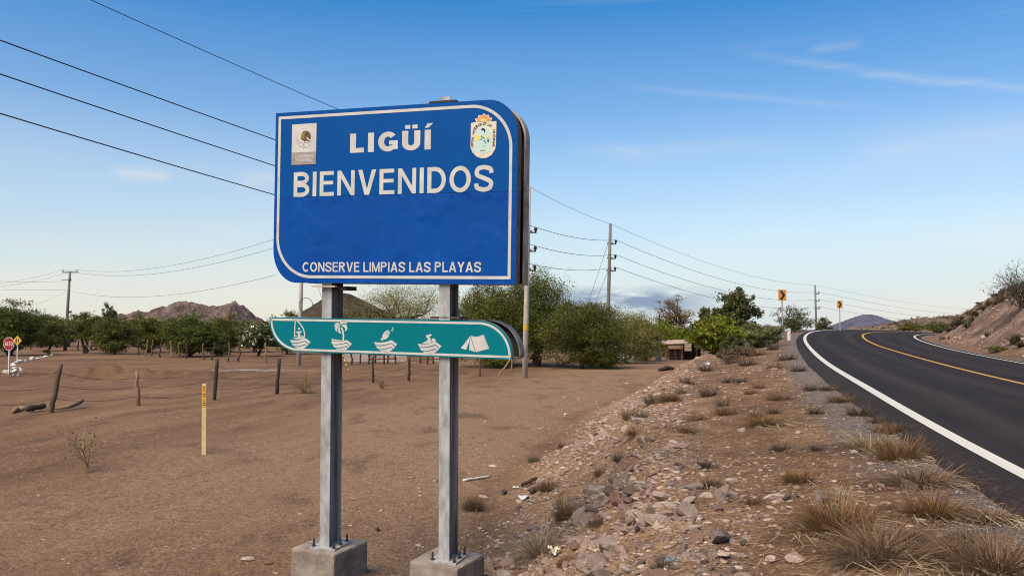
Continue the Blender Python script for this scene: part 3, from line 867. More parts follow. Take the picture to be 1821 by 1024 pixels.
stroke(mb, [bp(Z1[0] + a / Z1[2], Z1[1] + b / Z1[2]) for a, b in ((290, 625), (320, 600), (325, 640))], .005, F0 - .0042, F0 - .0031)
mb.build('laurel', M_GREYP, front)
# municipal crest
Z2 = (740, 160, 7.314)
crest = [(715, 432), (785, 420), (985, 412), (1047, 408), (1040, 700), (1030, 770), (985, 845), (920, 885), (855, 893), (790, 870), (735, 815), (708, 750), (712, 600)]
pgon(crest, *Z2, F0 - .003, F0 - .0003, MB()).build('crest', M_SIGNW2, front)
rays_ = [(785, 418), (765, 380), (805, 368), (812, 330), (852, 335), (882, 308), (908, 330), (945, 325), (955, 358), (993, 368), (975, 410)]
pgon(rays_, *Z2, F0 - .0031, F0 - .0004, MB()).build('crest_rim', M_SIGNW2, front)
pgon([(882 + (a - 880) * .86, 372 + (b - 372) * .84) for a, b in rays_], *Z2, F0 - .0042, F0 - .0032, MB()).build('crest_sun', M_ORANGEP, front)
pgon([(838 + 42 + 42 * math.cos(a), 408 - 32 * math.sin(a)) for a in np.linspace(0, math.pi, 9)], *Z2, F0 - .0052, F0 - .0043, MB()).build('crest_sun_disc', M_YELP, front)
inner = [(752, 800), (770, 560), (800, 505), (875, 475), (950, 505), (975, 560), (972, 800), (870, 840)]
pgon(inner, *Z2, F0 - .0042, F0 - .0031, MB()).build('crest_field', M_SKYP, front)
pgon([(845, 520), (860, 502), (885, 500), (902, 520), (902, 550), (888, 556), (880, 530), (850, 528)], *Z2, F0 - .0054, F0 - .0043, MB()).build('crest_figure', M_DARKP, front)
pgon([(778, 590), (848, 590), (838, 630), (820, 655), (780, 662)], *Z2, F0 - .0052, F0 - .0043, MB()).build('crest_band', M_YELP, front)
pgon([(905, 592), (965, 590), (962, 622), (905, 628)], *Z2, F0 - .0052, F0 - .0043, MB()).build('crest_band', M_YELP, front)
mb = MB()
for seg in (((848, 600), (862, 618), (876, 622), (890, 640)), ((880, 655), (895, 668), (912, 700))):
    stroke(mb, [bp(Z2[0] + a / Z2[2], Z2[1] + b / Z2[2]) for a, b in seg], .0075, F0 - .0056, F0 - .0043)
mb.build('crest_lines', M_DARKP, front)
pgon([(840, 635), (858, 640), (855, 655), (838, 652)], *Z2, F0 - .0052, F0 - .0043, MB()).build('crest_wave', M_TEALLINE, front)
pgon([(925, 640), (955, 645), (950, 690), (930, 680)], *Z2, F0 - .0052, F0 - .0043, MB()).build('crest_wave', M_TEALLINE, front)
mb = pgon([(850, 730), (900, 722), (912, 738), (860, 748)], *Z2, F0 - .0052, F0 - .0043, MB()); mb.build('crest_island', M_GREENP, front)
pgon([(835, 785), (900, 782), (898, 794), (838, 798)], *Z2, F0 - .0052, F0 - .0043, MB()).build('crest_motto', M_OLIVEP, front)
def arc_text(s, path, h):
    """little letters set along a path of photo marks"""
    P = np.array([bp(Z2[0] + a / Z2[2], Z2[1] + b / Z2[2]) for a, b in path])
    seg = np.hypot(*(P[1:] - P[:-1]).T); cum = np.concatenate([[0], np.cumsum(seg)])
    vs_, fs_ = [], []
    for i, ch in enumerate(s):
        if ch == ' ': continue
        t = cum[-1] * (i + .5) / len(s)
        j = min(np.searchsorted(cum, t, 'right') - 1, len(seg) - 1)
        q = P[j] + (P[j + 1] - P[j]) * (t - cum[j]) / seg[j]
        d = (P[j + 1] - P[j]) / seg[j]
        v, f = text_geo(ch, .012)
        v = (v - np.array([(v[:, 0].min() + v[:, 0].max()) / 2, .36])) * h / .72
        o = len(vs_)
        vs_ += [(q[0] + a * d[0] - b * d[1], F0 - .0045, q[1] + a * d[1] + b * d[0]) for a, b in v]
        fs_ += [tuple(k + o for k in g) for g in f]
    link('lettering', new_mesh('lettering', vs_, fs_, M_DARKP), front)
arc_text('CAPITAL', [(728, 745), (738, 610)], .022)
arc_text('HISTORICA DE LAS', [(742, 575), (757, 520), (790, 475), (835, 448), (890, 440), (945, 453), (985, 475)], .024)
arc_text('CALIFORNIAS', [(1012, 515), (1018, 600), (1008, 740)], .022)

# the steel rims and the second board behind
def rim(outline, n0, n1, inset, mat, name, parent):
    """a folded edge: a band that follows the outline, inset a little"""
    c = np.array(outline).mean(0)
    p = [tuple(c + (np.array(q) - c) * (1 - inset)) for q in outline]
    n = len(p)
    q2 = [tuple(c + (np.array(q) - c) * (1 - inset - .012)) for q in outline]
    v = [(a[0], n0, a[1]) for a in p] + [(a[0], n1, a[1]) for a in p] + [(a[0], n0, a[1]) for a in q2] + [(a[0], n1, a[1]) for a in q2]
    f = []
    for i in range(n):
        j = (i + 1) % n
        f += [(i, j, j + n, i + n), (i + 2 * n, i + 3 * n, j + 3 * n, j + 2 * n), (i, i + 2 * n, j + 2 * n, j), (i + n, j + n, j + 3 * n, i + 3 * n)]
    return MB().add(v, f).build(name, mat, parent)
rim(out_b, .0125, .13, .004, M_BRIM, 'edge_frame', front)
back = empty('back_board', None, None); back.parent = sign
MB().prism([(a * .998, b) for a, b in out_b], .372, .384).build('sheet', M_BLACKIN, back)
rim(out_b, .25, .371, .0005, M_TANRIM, 'edge_frame', back)
mb = MB()
for v in (VO - .62, VO - .02, VO + .6):
    mb.box(-1.1, 1.15, .30, .345, v - .022, v + .022)
mb.build('rail', M_RUST, back)
mb = MB()
for v in (VO - .62, VO - .0, VO + .6):
    mb.box(-1.1, 1.19, .0125, .029, v - .025, v + .025)
mb.build('rail', M_RUST, front)

# teal board with the pictograms
teal = empty('pictogram_board', None, None); teal.parent = sign
tl, tr, br, bl = bp(479.5, 564), bp(914, 571.3), bp(910.5, 639.2), bp(476, 623.5)
def tq(s, t):
    """(0..1, 0..1) on the teal board"""
    a = np.array(bl) * (1 - s) * (1 - t) + np.array(br) * s * (1 - t) + np.array(tl) * (1 - s) * t + np.array(tr) * s * t
    return (a[0], a[1])
TW, TH = 2.43, .33
def tround(inset, rt, rb, n=14):
    o = rounded(inset / TW, 1 - inset / TW, inset / TH, 1 - inset / TH, 1, 1, n, el_tr=(rt / TW, (rt * 1.0) / TH), el_bl=(rb / TW, rb / TH))
    return [tq(*p) for p in o]
out_t = tround(0, .315, .325)
MB().prism(out_t, F0, F0 + .012).build('sheet', M_TEAL, teal)
mb = MB(); stroke(mb, tround(.022, .30, .305, 18), .02, F0 - .0022, F0 - .0002, True); mb.build('border_line', M_SIGNW, teal)
rim(out_t, .0125, .05, .002, M_RIMGREY, 'edge_frame', teal)
MB().prism(out_t, .362, .372).build('back_sheet', M_BLACKIN, teal)
rim(out_t, .25, .361, .0005, M_RIMGREY, 'edge_frame', teal)
Z3, Z4 = (475, 555, 7.5875), (690, 555, 7.284)
HULL = [(310, 372), (360, 378), (420, 378), (470, 368), (520, 352), (588, 402), (560, 440), (530, 470), (490, 490), (450, 497), (405, 488), (365, 465), (335, 425)]
WAVES = [[(318, 412), (380, 416), (440, 409), (500, 393), (522, 390), (566, 436)], [(345, 456), (410, 462), (470, 450), (512, 433), (545, 468)]]
def hull(left, right, Z, white, tl_):
    k = (right[0] - left[0]) / 278.0
    mp = lambda p: bp(Z[0] + (left[0] + (p[0] - 310) * k) / Z[2], Z[1] + (left[1] + (p[1] - 372) * k + (right[1] - left[1] - 30 * k) * (p[0] - 310) / 278) / Z[2])
    white.prism([mp(p) for p in HULL], F0 - .0022, F0 - .0003)
    for w in WAVES: stroke(tl_, [mp(p) for p in w], .0065, F0 - .0034, F0 - .0023)
def zp(Z, pts): return [bp(Z[0] + a / Z[2], Z[1] + b / Z[2]) for a, b in pts]
def ell(cx_, cy_, a, b, rot=0, n=20):
    return [(cx_ + a * math.cos(g) * math.cos(rot) - b * math.sin(g) * math.sin(rot), cy_ + a * math.cos(g) * math.sin(rot) + b * math.sin(g) * math.cos(rot)) for g in np.linspace(0, 2 * math.pi, n + 1)[:-1]]
YW0, YW1 = F0 - .0022, F0 - .0003
# fishing boat
w, t_ = MB(), MB()
hull((310, 372), (588, 402), Z3, w, t_)
stroke(w, zp(Z3, [(402, 324), (372, 321), (376, 200), (383, 108), (400, 113), (450, 160), (490, 222), (508, 290), (506, 330), (455, 327)]), .0115, YW0, YW1)
w.prism(zp(Z3, ell(433, 223, 14, 15)), YW0, YW1)
w.prism(zp(Z3, [(412, 342), (418, 285), (398, 280), (396, 258), (418, 262), (433, 252), (448, 262), (466, 248), (468, 268), (446, 284), (452, 340)]), YW0, YW1)
w.prism(zp(Z3, ell(432, 353, 84, 10)), YW0, YW1)
w.build('pictogram', M_SIGNW, teal, label='white pictogram of a person standing in a sailing boat'); t_.build('wave_line', M_TEALLINE, teal)
# palm island
w, t_ = MB(), MB()
hull((864, 392), (1145, 426), Z3, w, t_)
w.prism(zp(Z3, [(870, 360), (940, 372), (1000, 380), (1060, 378), (1000, 390), (880, 388)]), YW0 - .0006, YW1)
stroke(w, zp(Z3, [(1028, 385), (1032, 320), (1026, 260), (1002, 205)]), .0155, YW0, YW1)
for pts in ([(995, 180), (985, 140), (1005, 112), (1040, 112), (1068, 130), (1083, 160), (1050, 148), (1020, 152)], [(1000, 182), (1040, 160), (1075, 175), (1086, 215), (1075, 245), (1048, 262), (1058, 220), (1030, 195)],
            [(988, 180), (960, 140), (925, 150), (908, 185), (912, 200), (945, 175)], [(985, 184), (945, 182), (918, 205), (922, 245), (945, 268), (948, 225), (965, 200)], [(990, 190), (962, 215), (955, 255), (975, 282), (1008, 288), (985, 250), (985, 215)]):
    w.prism(zp(Z3, pts), YW0, YW1)
w.build('pictogram', M_SIGNW, teal, label='white pictogram of a palm tree over waves'); t_.build('wave_line', M_TEALLINE, teal)
# fish and hook
w, t_ = MB(), MB()
hull((1443, 402), (1757, 432), Z3, w, t_)
w.prism(zp(Z3, ell(1606, 306, 70, 40, math.radians(-58))), YW0, YW1)
w.prism(zp(Z3, [(1572, 352), (1560, 397), (1543, 372), (1523, 358), (1555, 350)]), YW0 - .0006, YW1)
stroke(t_, zp(Z3, [(1603, 262), (1606, 285), (1622, 298), (1642, 296)]), .004, F0 - .0034, F0 - .0023)
t_.prism(zp(Z3, ell(1630, 264, 6, 6, 0, 8)), F0 - .0034, F0 - .0023)
stroke(w, zp(Z3, [(1686, 206), (1704, 210), (1700, 226), (1692, 228), (1704, 236), (1696, 252), (1676, 246), (1678, 238)]), .0055, YW0, YW1)
w.build('pictogram', M_SIGNW, teal, label='white pictogram of a fish leaping at a hook'); t_.build('wave_line', M_TEALLINE, teal)
# swimmer
w, t_ = MB(), MB()
hull((385, 408), (693, 437), Z4, w, t_)
w.prism(zp(Z4, ell(592, 365, 27, 27)), YW0 - .0006, YW1)
w.prism(zp(Z4, [(440, 404), (500, 372), (522, 348), (490, 318), (500, 297), (552, 283), (568, 290), (566, 303), (535, 318), (556, 345), (566, 400), (500, 406)]), YW0, YW1)
w.build('pictogram', M_SIGNW, teal, label='white pictogram of a swimmer'); t_.build('wave_line', M_TEALLINE, teal)
# tent
w, t_ = MB(), MB()
w.prism(zp(Z4, [(945, 465), (1068, 305), (1050, 390), (1012, 487)]), YW0, YW1)
w.prism(zp(Z4, [(1070, 303), (1125, 318), (1180, 312), (1238, 290), (1312, 472), (1140, 518), (1053, 490), (1058, 390)]), YW0 - .0004, YW1)
stroke(t_, zp(Z4, [(1070, 306), (1100, 410), (1137, 517)]), .0045, F0 - .0038, F0 - .0028)
w.build('pictogram', M_SIGNW, teal, label='white pictogram of a tent'); t_.build('fold_line', M_TEALLINE, teal)

# posts, brackets, base plates, bolts, footings
POST = ((-.632, -.668), (.574, .515))
for k, (ub, ut) in enumerate(POST):
    zb, ztop = -.03, VO + (.874 if k else .79)
    post = empty('post', None, None); post.parent = sign
    post['label'] = 'steel beam post nearer the road' if k else 'steel beam post farther from the road'
    def beam(x0, x1, y0, y1, mat, nm):
        sl = (ut - ub) / (VO + .85)
        v = []
        for z in (zb, ztop):
            c = ub + sl * z
            v += [(c + x0, y0, z), (c + x1, y0, z), (c + x1, y1, z), (c + x0, y1, z)]
        MB().add(v, [(0, 3, 2, 1), (4, 5, 6, 7), (0, 1, 5, 4), (1, 2, 6, 5), (2, 3, 7, 6), (3, 0, 4, 7)]).build(nm, mat, post)
    beam(-.051, .051, .030, .040, M_GALV, 'front_flange')
    beam(-.051, .051, .238, .248, M_GALV_SHADED, 'rear_flange')
    beam(-.004, .004, .0402, .2378, M_GALV_SHADED, 'web')
    foot = VO - 3.25
    MB().box(ub - .13, ub + .13, -.01, .30, -.046, -.03).build('base_plate', M_GALV, sign)
    for (du, dn) in ((-.105, .02), (.105, .02), (-.105, .27), (.105, .27), (.105, .145)):
        mb = MB().tube([(ub + du, dn, -.07), (ub + du, dn, .04)], .009, 6)
        mb.tube([(ub + du, dn, -.0295), (ub + du, dn, -.014)], .017, 6)
        mb.build('anchor_bolt', M_BOLT, sign)
    # concrete footing, a rough block turned a little against the sign
    bm = bmesh.new()
    bmesh.ops.create_cube(bm, size=1)
    bmesh.ops.scale(bm, vec=(.50, .52, .62), verts=bm.verts)
    bmesh.ops.bevel(bm, geom=list(bm.edges), offset=.022, segments=2, affect='EDGES', profile=.6)
    bmesh.ops.subdivide_edges(bm, edges=[e for e in bm.edges if e.calc_length() > .2], cuts=6, use_grid_fill=True)
    for vtx in bm.verts:
        p = vtx.co
        a = float(fbm(np.array([p.x * 6 + p.z * 5]), np.array([p.y * 6 - p.z * 3]), 5 + k)[0])
        vtx.co += Vector((p.x, p.y, 0)).normalized() * a * .010
        if p.z > .2: vtx.co.z += a * .006
    bmesh.ops.rotate(bm, verts=bm.verts, cent=(0, 0, 0), matrix=Matrix.Rotation(math.radians(-8), 3, 'Z'))
    bmesh.ops.translate(bm, verts=bm.verts, vec=(ub - .03, .19, -.356))
    me = bpy.data.meshes.new('footing'); bm.to_mesh(me); bm.free()
    me.materials.append(M_CONC)
    link('footing', me, sign)
ul = POST[0][1]
zt_ = VO - .83
MB().box(ul - .12, ul + .13, -.02, .030, zt_ - .022, zt_ - .008).build('bracket', M_TANRIM, sign)
MB().box(ul + .055, ul + .21, .05, .25, zt_ - .05, zt_ - .012).build('bracket', M_BLACKIN, sign)
ur = POST[1][1] - .0
MB().box(ur - .14, ur + .12, .0, .24, VO + .816, VO + .834).build('bracket', M_BLACKIN, sign)
MB().box(ur - .11, ur + .17, .03, .24, tq(.7, 1)[1] + .012, tq(.7, 1)[1] + .03).build('bracket', M_RUST, sign)

# ------------------------------------------------------------------ mountains and far ridges
def rock_slope(name, c1, c2, c3, scale):
    m, nt, bs = mat_new(name)
    pos = N(nt, 'ShaderNodeNewGeometry').outputs['Position']
    n = noise(nt, pos, scale, 8, .68)
    n2 = noise(nt, mapping(nt, pos, (1, 1, 2.2)), scale * 4, 6, .65)
    c = ramp(nt, n, [(.32, c1), (.5, c2), (.68, c3)])
    c = mix(nt, 1.0, c, ramp(nt, n2, [(.3, .65), (.5, 1.0), (.7, 1.25)]), 'MULTIPLY')
    nt.links.new(c, bs.inputs['Base Color'])
    bs.inputs['Roughness'].default_value = .95
    bs.inputs['Specular IOR Level'].default_value = .1
    bump(nt, bs, n2, .8, 1.2 / scale * .05)
    return m
def mountain(name, label, prof, D, depth, mat, rough, seed, nx_=420, ny_=110):
    px = np.linspace(prof[0][0], prof[-1][0], nx_)
    py = np.interp(px, [p[0] for p in prof], [p[1] for p in prof])
    X = (px - CX) / FOC * D
    top = np.array([at(a, b, D)[2] for a, b in zip(px, py)])
    top = np.maximum(top, .0)
    t = np.linspace(-1, 1, ny_)
    Xg, Tg = np.meshgrid(X, t)
    spread = 1 + .25 * np.abs(Tg)
    Xm = X.mean()
    Xw = Xm + (Xg - Xm) * spread
    Yw = D + Tg * depth
    prof_t = (1 - np.abs(Tg)) ** 1.15
    H = top.max()
    ns = fbm(Xw / H * 1.6, Yw / H * 1.6, seed, 6, .6)
    ridged = (1 - np.abs(fbm(Xw / H * 1.1, Yw / H * 1.1, seed + 20, 5, .55)) * 2) - .6
    Z = top[None, :] * prof_t + rough * H * (ns + ridged * .8) * np.abs(Tg) ** .5 * (1 - np.abs(Tg)) ** .5 * 1.2 + rough * .26 * H * fbm(Xw / H * 7, Yw / H * 7, seed + 7, 6, .7) * np.minimum(1, top[None, :] / H * 3)
    Z = np.where(np.abs(Tg) > .99, -3, Z)
    Z[:, 0] = Z[:, -1] = -3
    i = (np.arange(ny_ - 1)[:, None] * nx_ + np.arange(nx_ - 1)[None, :]).ravel()
    return link(name, new_mesh(name, np.stack([Xw, Yw, Z], -1).reshape(-1, 3), np.stack([i, i + 1, i + nx_ + 1, i + nx_], 1), mat, True), kind='structure', label=label)
M_PURPLE = rock_slope('purple_rock', lin(68, 57, 55), lin(100, 84, 78), lin(130, 110, 98), .05)
M_OLIVEHILL = rock_slope('scrub_hill', lin(46, 40, 30), lin(66, 57, 43), lin(84, 72, 56), .05)
M_HAZEHILL = rock_slope('haze_blue_rock', lin(72, 72, 86), lin(88, 86, 98), lin(104, 98, 106), .006)  # the blue of distant haze is put into the slope colour
M_BROWNRIDGE = rock_slope('brown_scrub_ridge', lin(70, 62, 48), lin(112, 94, 78), lin(138, 114, 96), .55)
mountain('mountain', 'jagged purple-brown rocky mountain beyond the far treeline', [(190, 590), (200, 565), (213, 559), (235, 556), (247, 553), (262, 556), (280, 548), (287, 545), (300, 547), (312, 538), (328, 535), (345, 540), (356, 539), (370, 544), (390, 543), (405, 540), (417, 534.5), (430, 545), (441, 556), (450, 566), (470, 577), (485, 590)], 900, 90, M_PURPLE, .30, 3)
mountain('hill', 'brown scrubby hill seen below the blue board', [(500, 592), (525, 572), (545, 552), (570, 533), (590, 522), (605, 520), (625, 523), (650, 535), (680, 552), (700, 565), (730, 590)], 700, 110, M_OLIVEHILL, .12, 8)
mountain('mountain', 'rounded blue-grey mountain behind the bend of the road', [(1455, 591), (1480, 586), (1495, 582), (1505, 572), (1520, 563), (1535, 559), (1548, 558.5), (1560, 561), (1575, 567), (1590, 574), (1610, 580), (1650, 586), (1690, 591)], 3200, 350, M_HAZEHILL, .10, 12)
mountain('mountain', 'small purple mountain tip between the bushes', [(1190, 591), (1225, 580), (1246, 567), (1258, 566), (1280, 575), (1310, 591)], 2600, 200, M_HAZEHILL, .1, 14)
ridge = mountain('hill', 'low brown scrub ridge behind the cut slope', [(1540, 592), (1565, 584), (1590, 575), (1630, 566), (1660, 564), (1690, 561), (1730, 556), (1780, 549), (1830, 545), (1920, 540), (2050, 545), (2200, 592)], 230, 60, M_BROWNRIDGE, .22, 17, 400, 80)

# ------------------------------------------------------------------ plants
def crown_mesh(name, R, K, M, leaf, seed, mat, cut=-.8, sig=.17, asp=.5, flat=.6):
    """many small leaves in clumps through an uneven ellipsoid; origin at its centre"""
    r = np.random.default_rng(seed)
    d = r.normal(size=(K, 3)); d /= np.linalg.norm(d, axis=1)[:, None]
    rad = r.random(K) ** .42
    lob = 1 + .55 * fbm(d[:, 0] * 1.7 + seed, d[:, 1] * 1.7 + d[:, 2] * 1.9, seed, 3)
    c = d * (rad * lob)[:, None]
    c = c[c[:, 2] > cut]
    K = len(c)
    size = .55 + .9 * r.random(K)
    n = np.maximum(3, (M * size).astype(int))
    idx = np.repeat(np.arange(K), n)
    T = len(idx)
    g = r.normal(size=(T, 3)) * sig * size[idx][:, None]
    g[:, 2] *= flat
    p = (c[idx] + g) * np.array(R)
    a = r.normal(size=(T, 3)); a /= np.linalg.norm(a, axis=1)[:, None]
    b = r.normal(size=(T, 3)); b -= a * (a * b).sum(1)[:, None]; b /= np.linalg.norm(b, axis=1)[:, None]
    s = leaf * (.55 + .9 * r.random(T))[:, None]
    a, b = a * s, b * s * asp
    v = np.stack([p - a, p - b * .8, p + a, p + b * .8], 1).reshape(-1, 3)
    f = np.arange(T * 4).reshape(-1, 4)
    return new_mesh(name, v, f, mat), c * np.array(R)
M_BARK = simple('mesquite_bark', lin(74, 62, 52), lin(50, 42, 36), 6, .9, 0, .5, .03)
M_BARKP = simple('pale_bark', lin(120, 104, 86), lin(86, 72, 60), 8, .9, 0, .4, .02)
GR = {
    'dark': leafy('dark_mesquite_leaf', [lin(57, 61, 18), lin(79, 82, 27), lin(102, 102, 36), lin(122, 117, 47)]),
    'olive': leafy('olive_leaf', [lin(62, 66, 22), lin(82, 84, 31), lin(102, 102, 41), lin(78, 77, 31)]),
    'pale': leafy('pale_mesquite_leaf', [lin(95, 94, 44), lin(121, 117, 60), lin(143, 137, 76), lin(107, 98, 52)]),
    'bright': leafy('citrus_leaf', [lin(64, 81, 18), lin(95, 108, 25), lin(122, 126, 34), lin(144, 136, 47)]),
    'green': leafy('mid_green_leaf', [lin(51, 60, 27), lin(72, 78, 38), lin(90, 90, 48), lin(102, 98, 60)]),
    'deep': leafy('deep_green_leaf', [lin(47, 59, 18), lin(69, 80, 23), lin(90, 97, 31), lin(111, 110, 42)]),
    'red': leafy('reddish_leaf', [lin(105, 68, 35), lin(122, 90, 48), lin(92, 82, 39), lin(141, 110, 67)]),
    'grey': leafy('grey_green_leaf', [lin(82, 89, 49), lin(107, 110, 67), lin(126, 125, 81), lin(101, 99, 60)]),
    'dry': leafy('dry_brush_leaf', [lin(84, 68, 51), lin(106, 87, 65), lin(122, 102, 78), lin(96, 84, 60)]),
}
M_FLOWER = leafy('white_petal', [lin(232, 226, 190), lin(240, 238, 220)], trans=.1)
def limb(mb, a, b, r0, r1, seed, bend=.12, n=5, sides=5):
    r = np.random.default_rng(seed)
    a, b = np.array(a, float), np.array(b, float)
    L_ = np.linalg.norm(b - a)
    pts = [a + (b - a) * t + (r.normal(size=3) * bend * L_ * math.sin(math.pi * t) if 0 < t < 1 else 0) for t in np.linspace(0, 1, n)]
    mb.tube(pts, list(np.linspace(r0, r1, n)), sides, False)
    return pts
TREE_SEED = [100]
def tree(name, label, px, pbase, ptop, hw, kind, cat_='tree', K=150, M=60, leaf=.08, low=.12, trunk=True, ground=None, sig=.125, depthf=1.0, group=None, limbs=12, cut=-.85, flower=0, asp=.5):
    TREE_SEED[0] += 1
    sd_ = TREE_SEED[0]
    b = gp(px, pbase) if ground is None else np.array(at(px, pbase, ground))
    m = b[1] / FOC
    H, Rx = (pbase - ptop) * m, hw * m
    zc_ = H * (1 + low) / 2
    Rz = H * (1 - low) / 2
    root = empty(name, label, cat_, b, (0, 0, 0), group)
    me, cl = crown_mesh('crown', (Rx * 1.0, Rx * depthf, Rz * .95), K, int(M * 1.65), leaf * .74, sd_, GR[kind], cut, sig, asp * .8)
    o = link('crown', me, root, loc=(0, 0, zc_))
    if trunk:
        mb = MB()
        r = np.random.default_rng(sd_)
        th = max(.05, H * .022)
        nstem = 1 + (sd_ % 3)
        fork = []
        for k in range(nstem):
            e = np.array([r.normal() * Rx * .14, r.normal() * Rx * .14, H * (low + .12 + .1 * r.random())])
            limb(mb, (r.normal() * .1, r.normal() * .1, -.15), e, th * 1.5, th, sd_ * 7 + k, .08, 6, 6)
            fork.append(e)
        pick = cl[np.argsort(-np.linalg.norm(cl, axis=1) + r.random(len(cl)) * Rx)[:limbs]]
        for k, q in enumerate(pick):
            pts = limb(mb, fork[k % nstem], q * .92 + np.array([0, 0, zc_]), th * .75, th * .12, sd_ * 31 + k, .09)
            for j in (2, 3):
                limb(mb, pts[j], cl[r.integers(len(cl))] * .5 + np.array(pts[j]) * .5 + np.array([0, 0, zc_ * .5]), th * .3, th * .08, sd_ * 57 + k * 3 + j, .1, 4, 4)
        mb.build('trunk', M_BARK, root)
    if flower:
        r = np.random.default_rng(sd_ + 5)
        vv, ff = [], []
        for q in cl[:flower]:
            q = q * 1.12 + np.array([0, -.25, .1])
            for _ in range(2):
                c = q + r.normal(size=3) * .14
                a, bb = r.normal(size=3) * .07, r.normal(size=3) * .07
                o_ = len(vv); vv += [c - a, c - bb, c + a, c + bb]; ff.append((o_, o_ + 1, o_ + 2, o_ + 3))
        link('blossom', new_mesh('blossom', vv, ff, M_FLOWER), root, loc=(0, 0, zc_), kind='stuff')
    return root
GT = 'treeline across the far side of the field'
tree('mesquite_tree', 'large dark mesquite tree at the photo\'s left edge behind the stop sign', 18, 632, 536, 52, 'deep', leaf=.15, K=240, low=.03, group=GT)
tree('mesquite_tree', 'paler low mesquite between the left-edge tree and the crossarm pole', 84, 624, 556, 34, 'olive', leaf=.14, K=150, low=.03, cut=-1, group=GT)
tree('mesquite_tree', 'open-crowned mesquite with visible limbs beside the crossarm pole', 152, 628, 549, 32, 'dark', leaf=.13, K=90, M=55, low=.3, group=GT, limbs=18)
tree('slender_tree', 'slender tall tree poking up behind the mesquites below the mountain\'s low end', 190, 622, 541, 13, 'deep', leaf=.13, K=60, low=.35, group=GT)
tree('mesquite_tree', 'rounded olive mesquite in front of the slender tree', 204, 630, 565, 40, 'olive', leaf=.13, K=200, low=.03, cut=-1, group=GT)
tree('mesquite_tree', 'dull green mesquite just right of the rounded olive one', 262, 627, 562, 34, 'dark', leaf=.14, K=170, low=.03, cut=-1, group=GT)
tree('mesquite_tree', 'densest dark round mesquite below the middle of the mountain', 338, 634, 559, 48, 'deep', leaf=.13, K=260, low=.03, cut=-1, group=GT)
tree('mesquite_tree', 'wide mesquite under the mountain\'s highest peak', 398, 626, 560, 42, 'dark', leaf=.14, K=190, low=.03, cut=-1, group=GT)
tree('mesquite_tree', 'greyish thin mesquite behind the flowering tree', 452, 626, 568, 34, 'grey', leaf=.14, K=110, low=.2, group=GT)
REAR = [(-18, 548, 40, 'dark', 'rear-row tree cut by the photo\'s left edge behind the large dark mesquite'), (52, 560, 36, 'olive', 'rear-row olive tree right behind the stop and diamond signs\' tree'), (118, 562, 34, 'dark', 'rear-row dark tree directly behind the crossarm pole'),
        (180, 566, 36, 'olive', 'rear-row olive tree below the slender tall one'), (236, 570, 36, 'deep', 'rear-row deep green tree under the mountain\'s left slope'), (300, 570, 36, 'olive', 'rear-row olive tree left of the densest round mesquite'),
        (368, 568, 36, 'deep', 'rear-row deep green tree right of the densest round mesquite'), (424, 572, 34, 'olive', 'rear-row olive tree under the mountain\'s right slope'), (486, 570, 34, 'dark', 'rear-row dark tree between the flowering tree and the teal board'),
        (560, 574, 40, 'olive', 'rear-row olive tree seen left of the farther post under the scrubby hill'), (600, 566, 34, 'dark', 'rear-row dark tree behind the farther post')]
for px, top, hw, kd, lab in REAR:
    tree('distant_tree', lab, px, 616, top, hw, kd, 'tree', K=120, M=45, leaf=.22, low=.02, cut=-1, limbs=6, group='rear row of the far treeline')
tree('low_bush', 'low round bush at the foot of the treeline left of the flowering tree', 388, 634, 606, 20, 'green', 'bush', leaf=.11, K=70, low=.0, trunk=False)
tree('flowering_tree', 'dark green tree with white blossom next to the teal board', 462, 634, 578, 33, 'green', K=150, M=60, leaf=.13, low=.18, flower=110)
tree('mesquite_tree', 'distant dark mesquite just behind the teal board\'s left end', 512, 630, 560, 36, 'dark', leaf=.14, K=110, low=.03, cut=-1, group=GT)
tree('mesquite_tree', 'pale feathery mesquite with sky showing through between the two sign posts', 712, 634, 494, 95, 'pale', K=260, M=75, leaf=.075, low=.2, sig=.13, limbs=26)
tree('mesquite_tree', 'low olive mesquite behind the teal board near the farther post', 640, 634, 564, 50, 'olive', K=170, M=60, leaf=.10, low=.1)
tree('mesquite_tree', 'broad dark mesquite left of the yellow-banded pole', 862, 652, 500, 62, 'dark', K=340, M=75, leaf=.09, low=.05, limbs=20, cut=-1)
tree('mesquite_tree', 'olive mesquite just right of the blue board\'s lower corner, behind the tall one', 908, 648, 512, 52, 'olive', K=220, M=65, leaf=.085, low=.04, cut=-1, sig=.15)
tree('mesquite_tree', 'tallest mesquite rising right behind the yellow-banded pole', 955, 652, 472, 56, 'deep', K=340, M=80, leaf=.085, low=.04, limbs=20, sig=.15, cut=-1)
tree('mesquite_tree', 'dense mesquite reaching the ground between the two nearest power poles', 1035, 655, 530, 70, 'olive', K=420, M=85, leaf=.085, low=.0, cut=-1)
tree('mesquite_tree', 'olive mesquite shrub around the foot of the second power pole', 1112, 646, 543, 52, 'pale', K=230, M=60, leaf=.085, low=.03, cut=-1, sig=.15)
tree('mesquite_tree', 'low drab mesquite filling the gap left of the thin rusty pole', 1148, 642, 566, 30, 'dark', K=150, M=60, leaf=.09, low=.0, cut=-1)
tree('low_bush', 'small green bush at the right foot of the dense mesquite', 1062, 655, 617, 40, 'dark', 'bush', K=130, M=60, leaf=.075, low=.0, trunk=False)
tree('low_bush', 'small dark bush under the mesquite left of the yellow-banded pole', 880, 655, 620, 30, 'dark', 'bush', K=80, M=55, leaf=.075, low=.0, trunk=False)
tree('citrus_bush', 'bright yellow-green bush behind the concrete gatepost', 1178, 634, 570, 32, 'bright', 'bush', K=170, M=60, leaf=.12, low=.02, cut=-1)
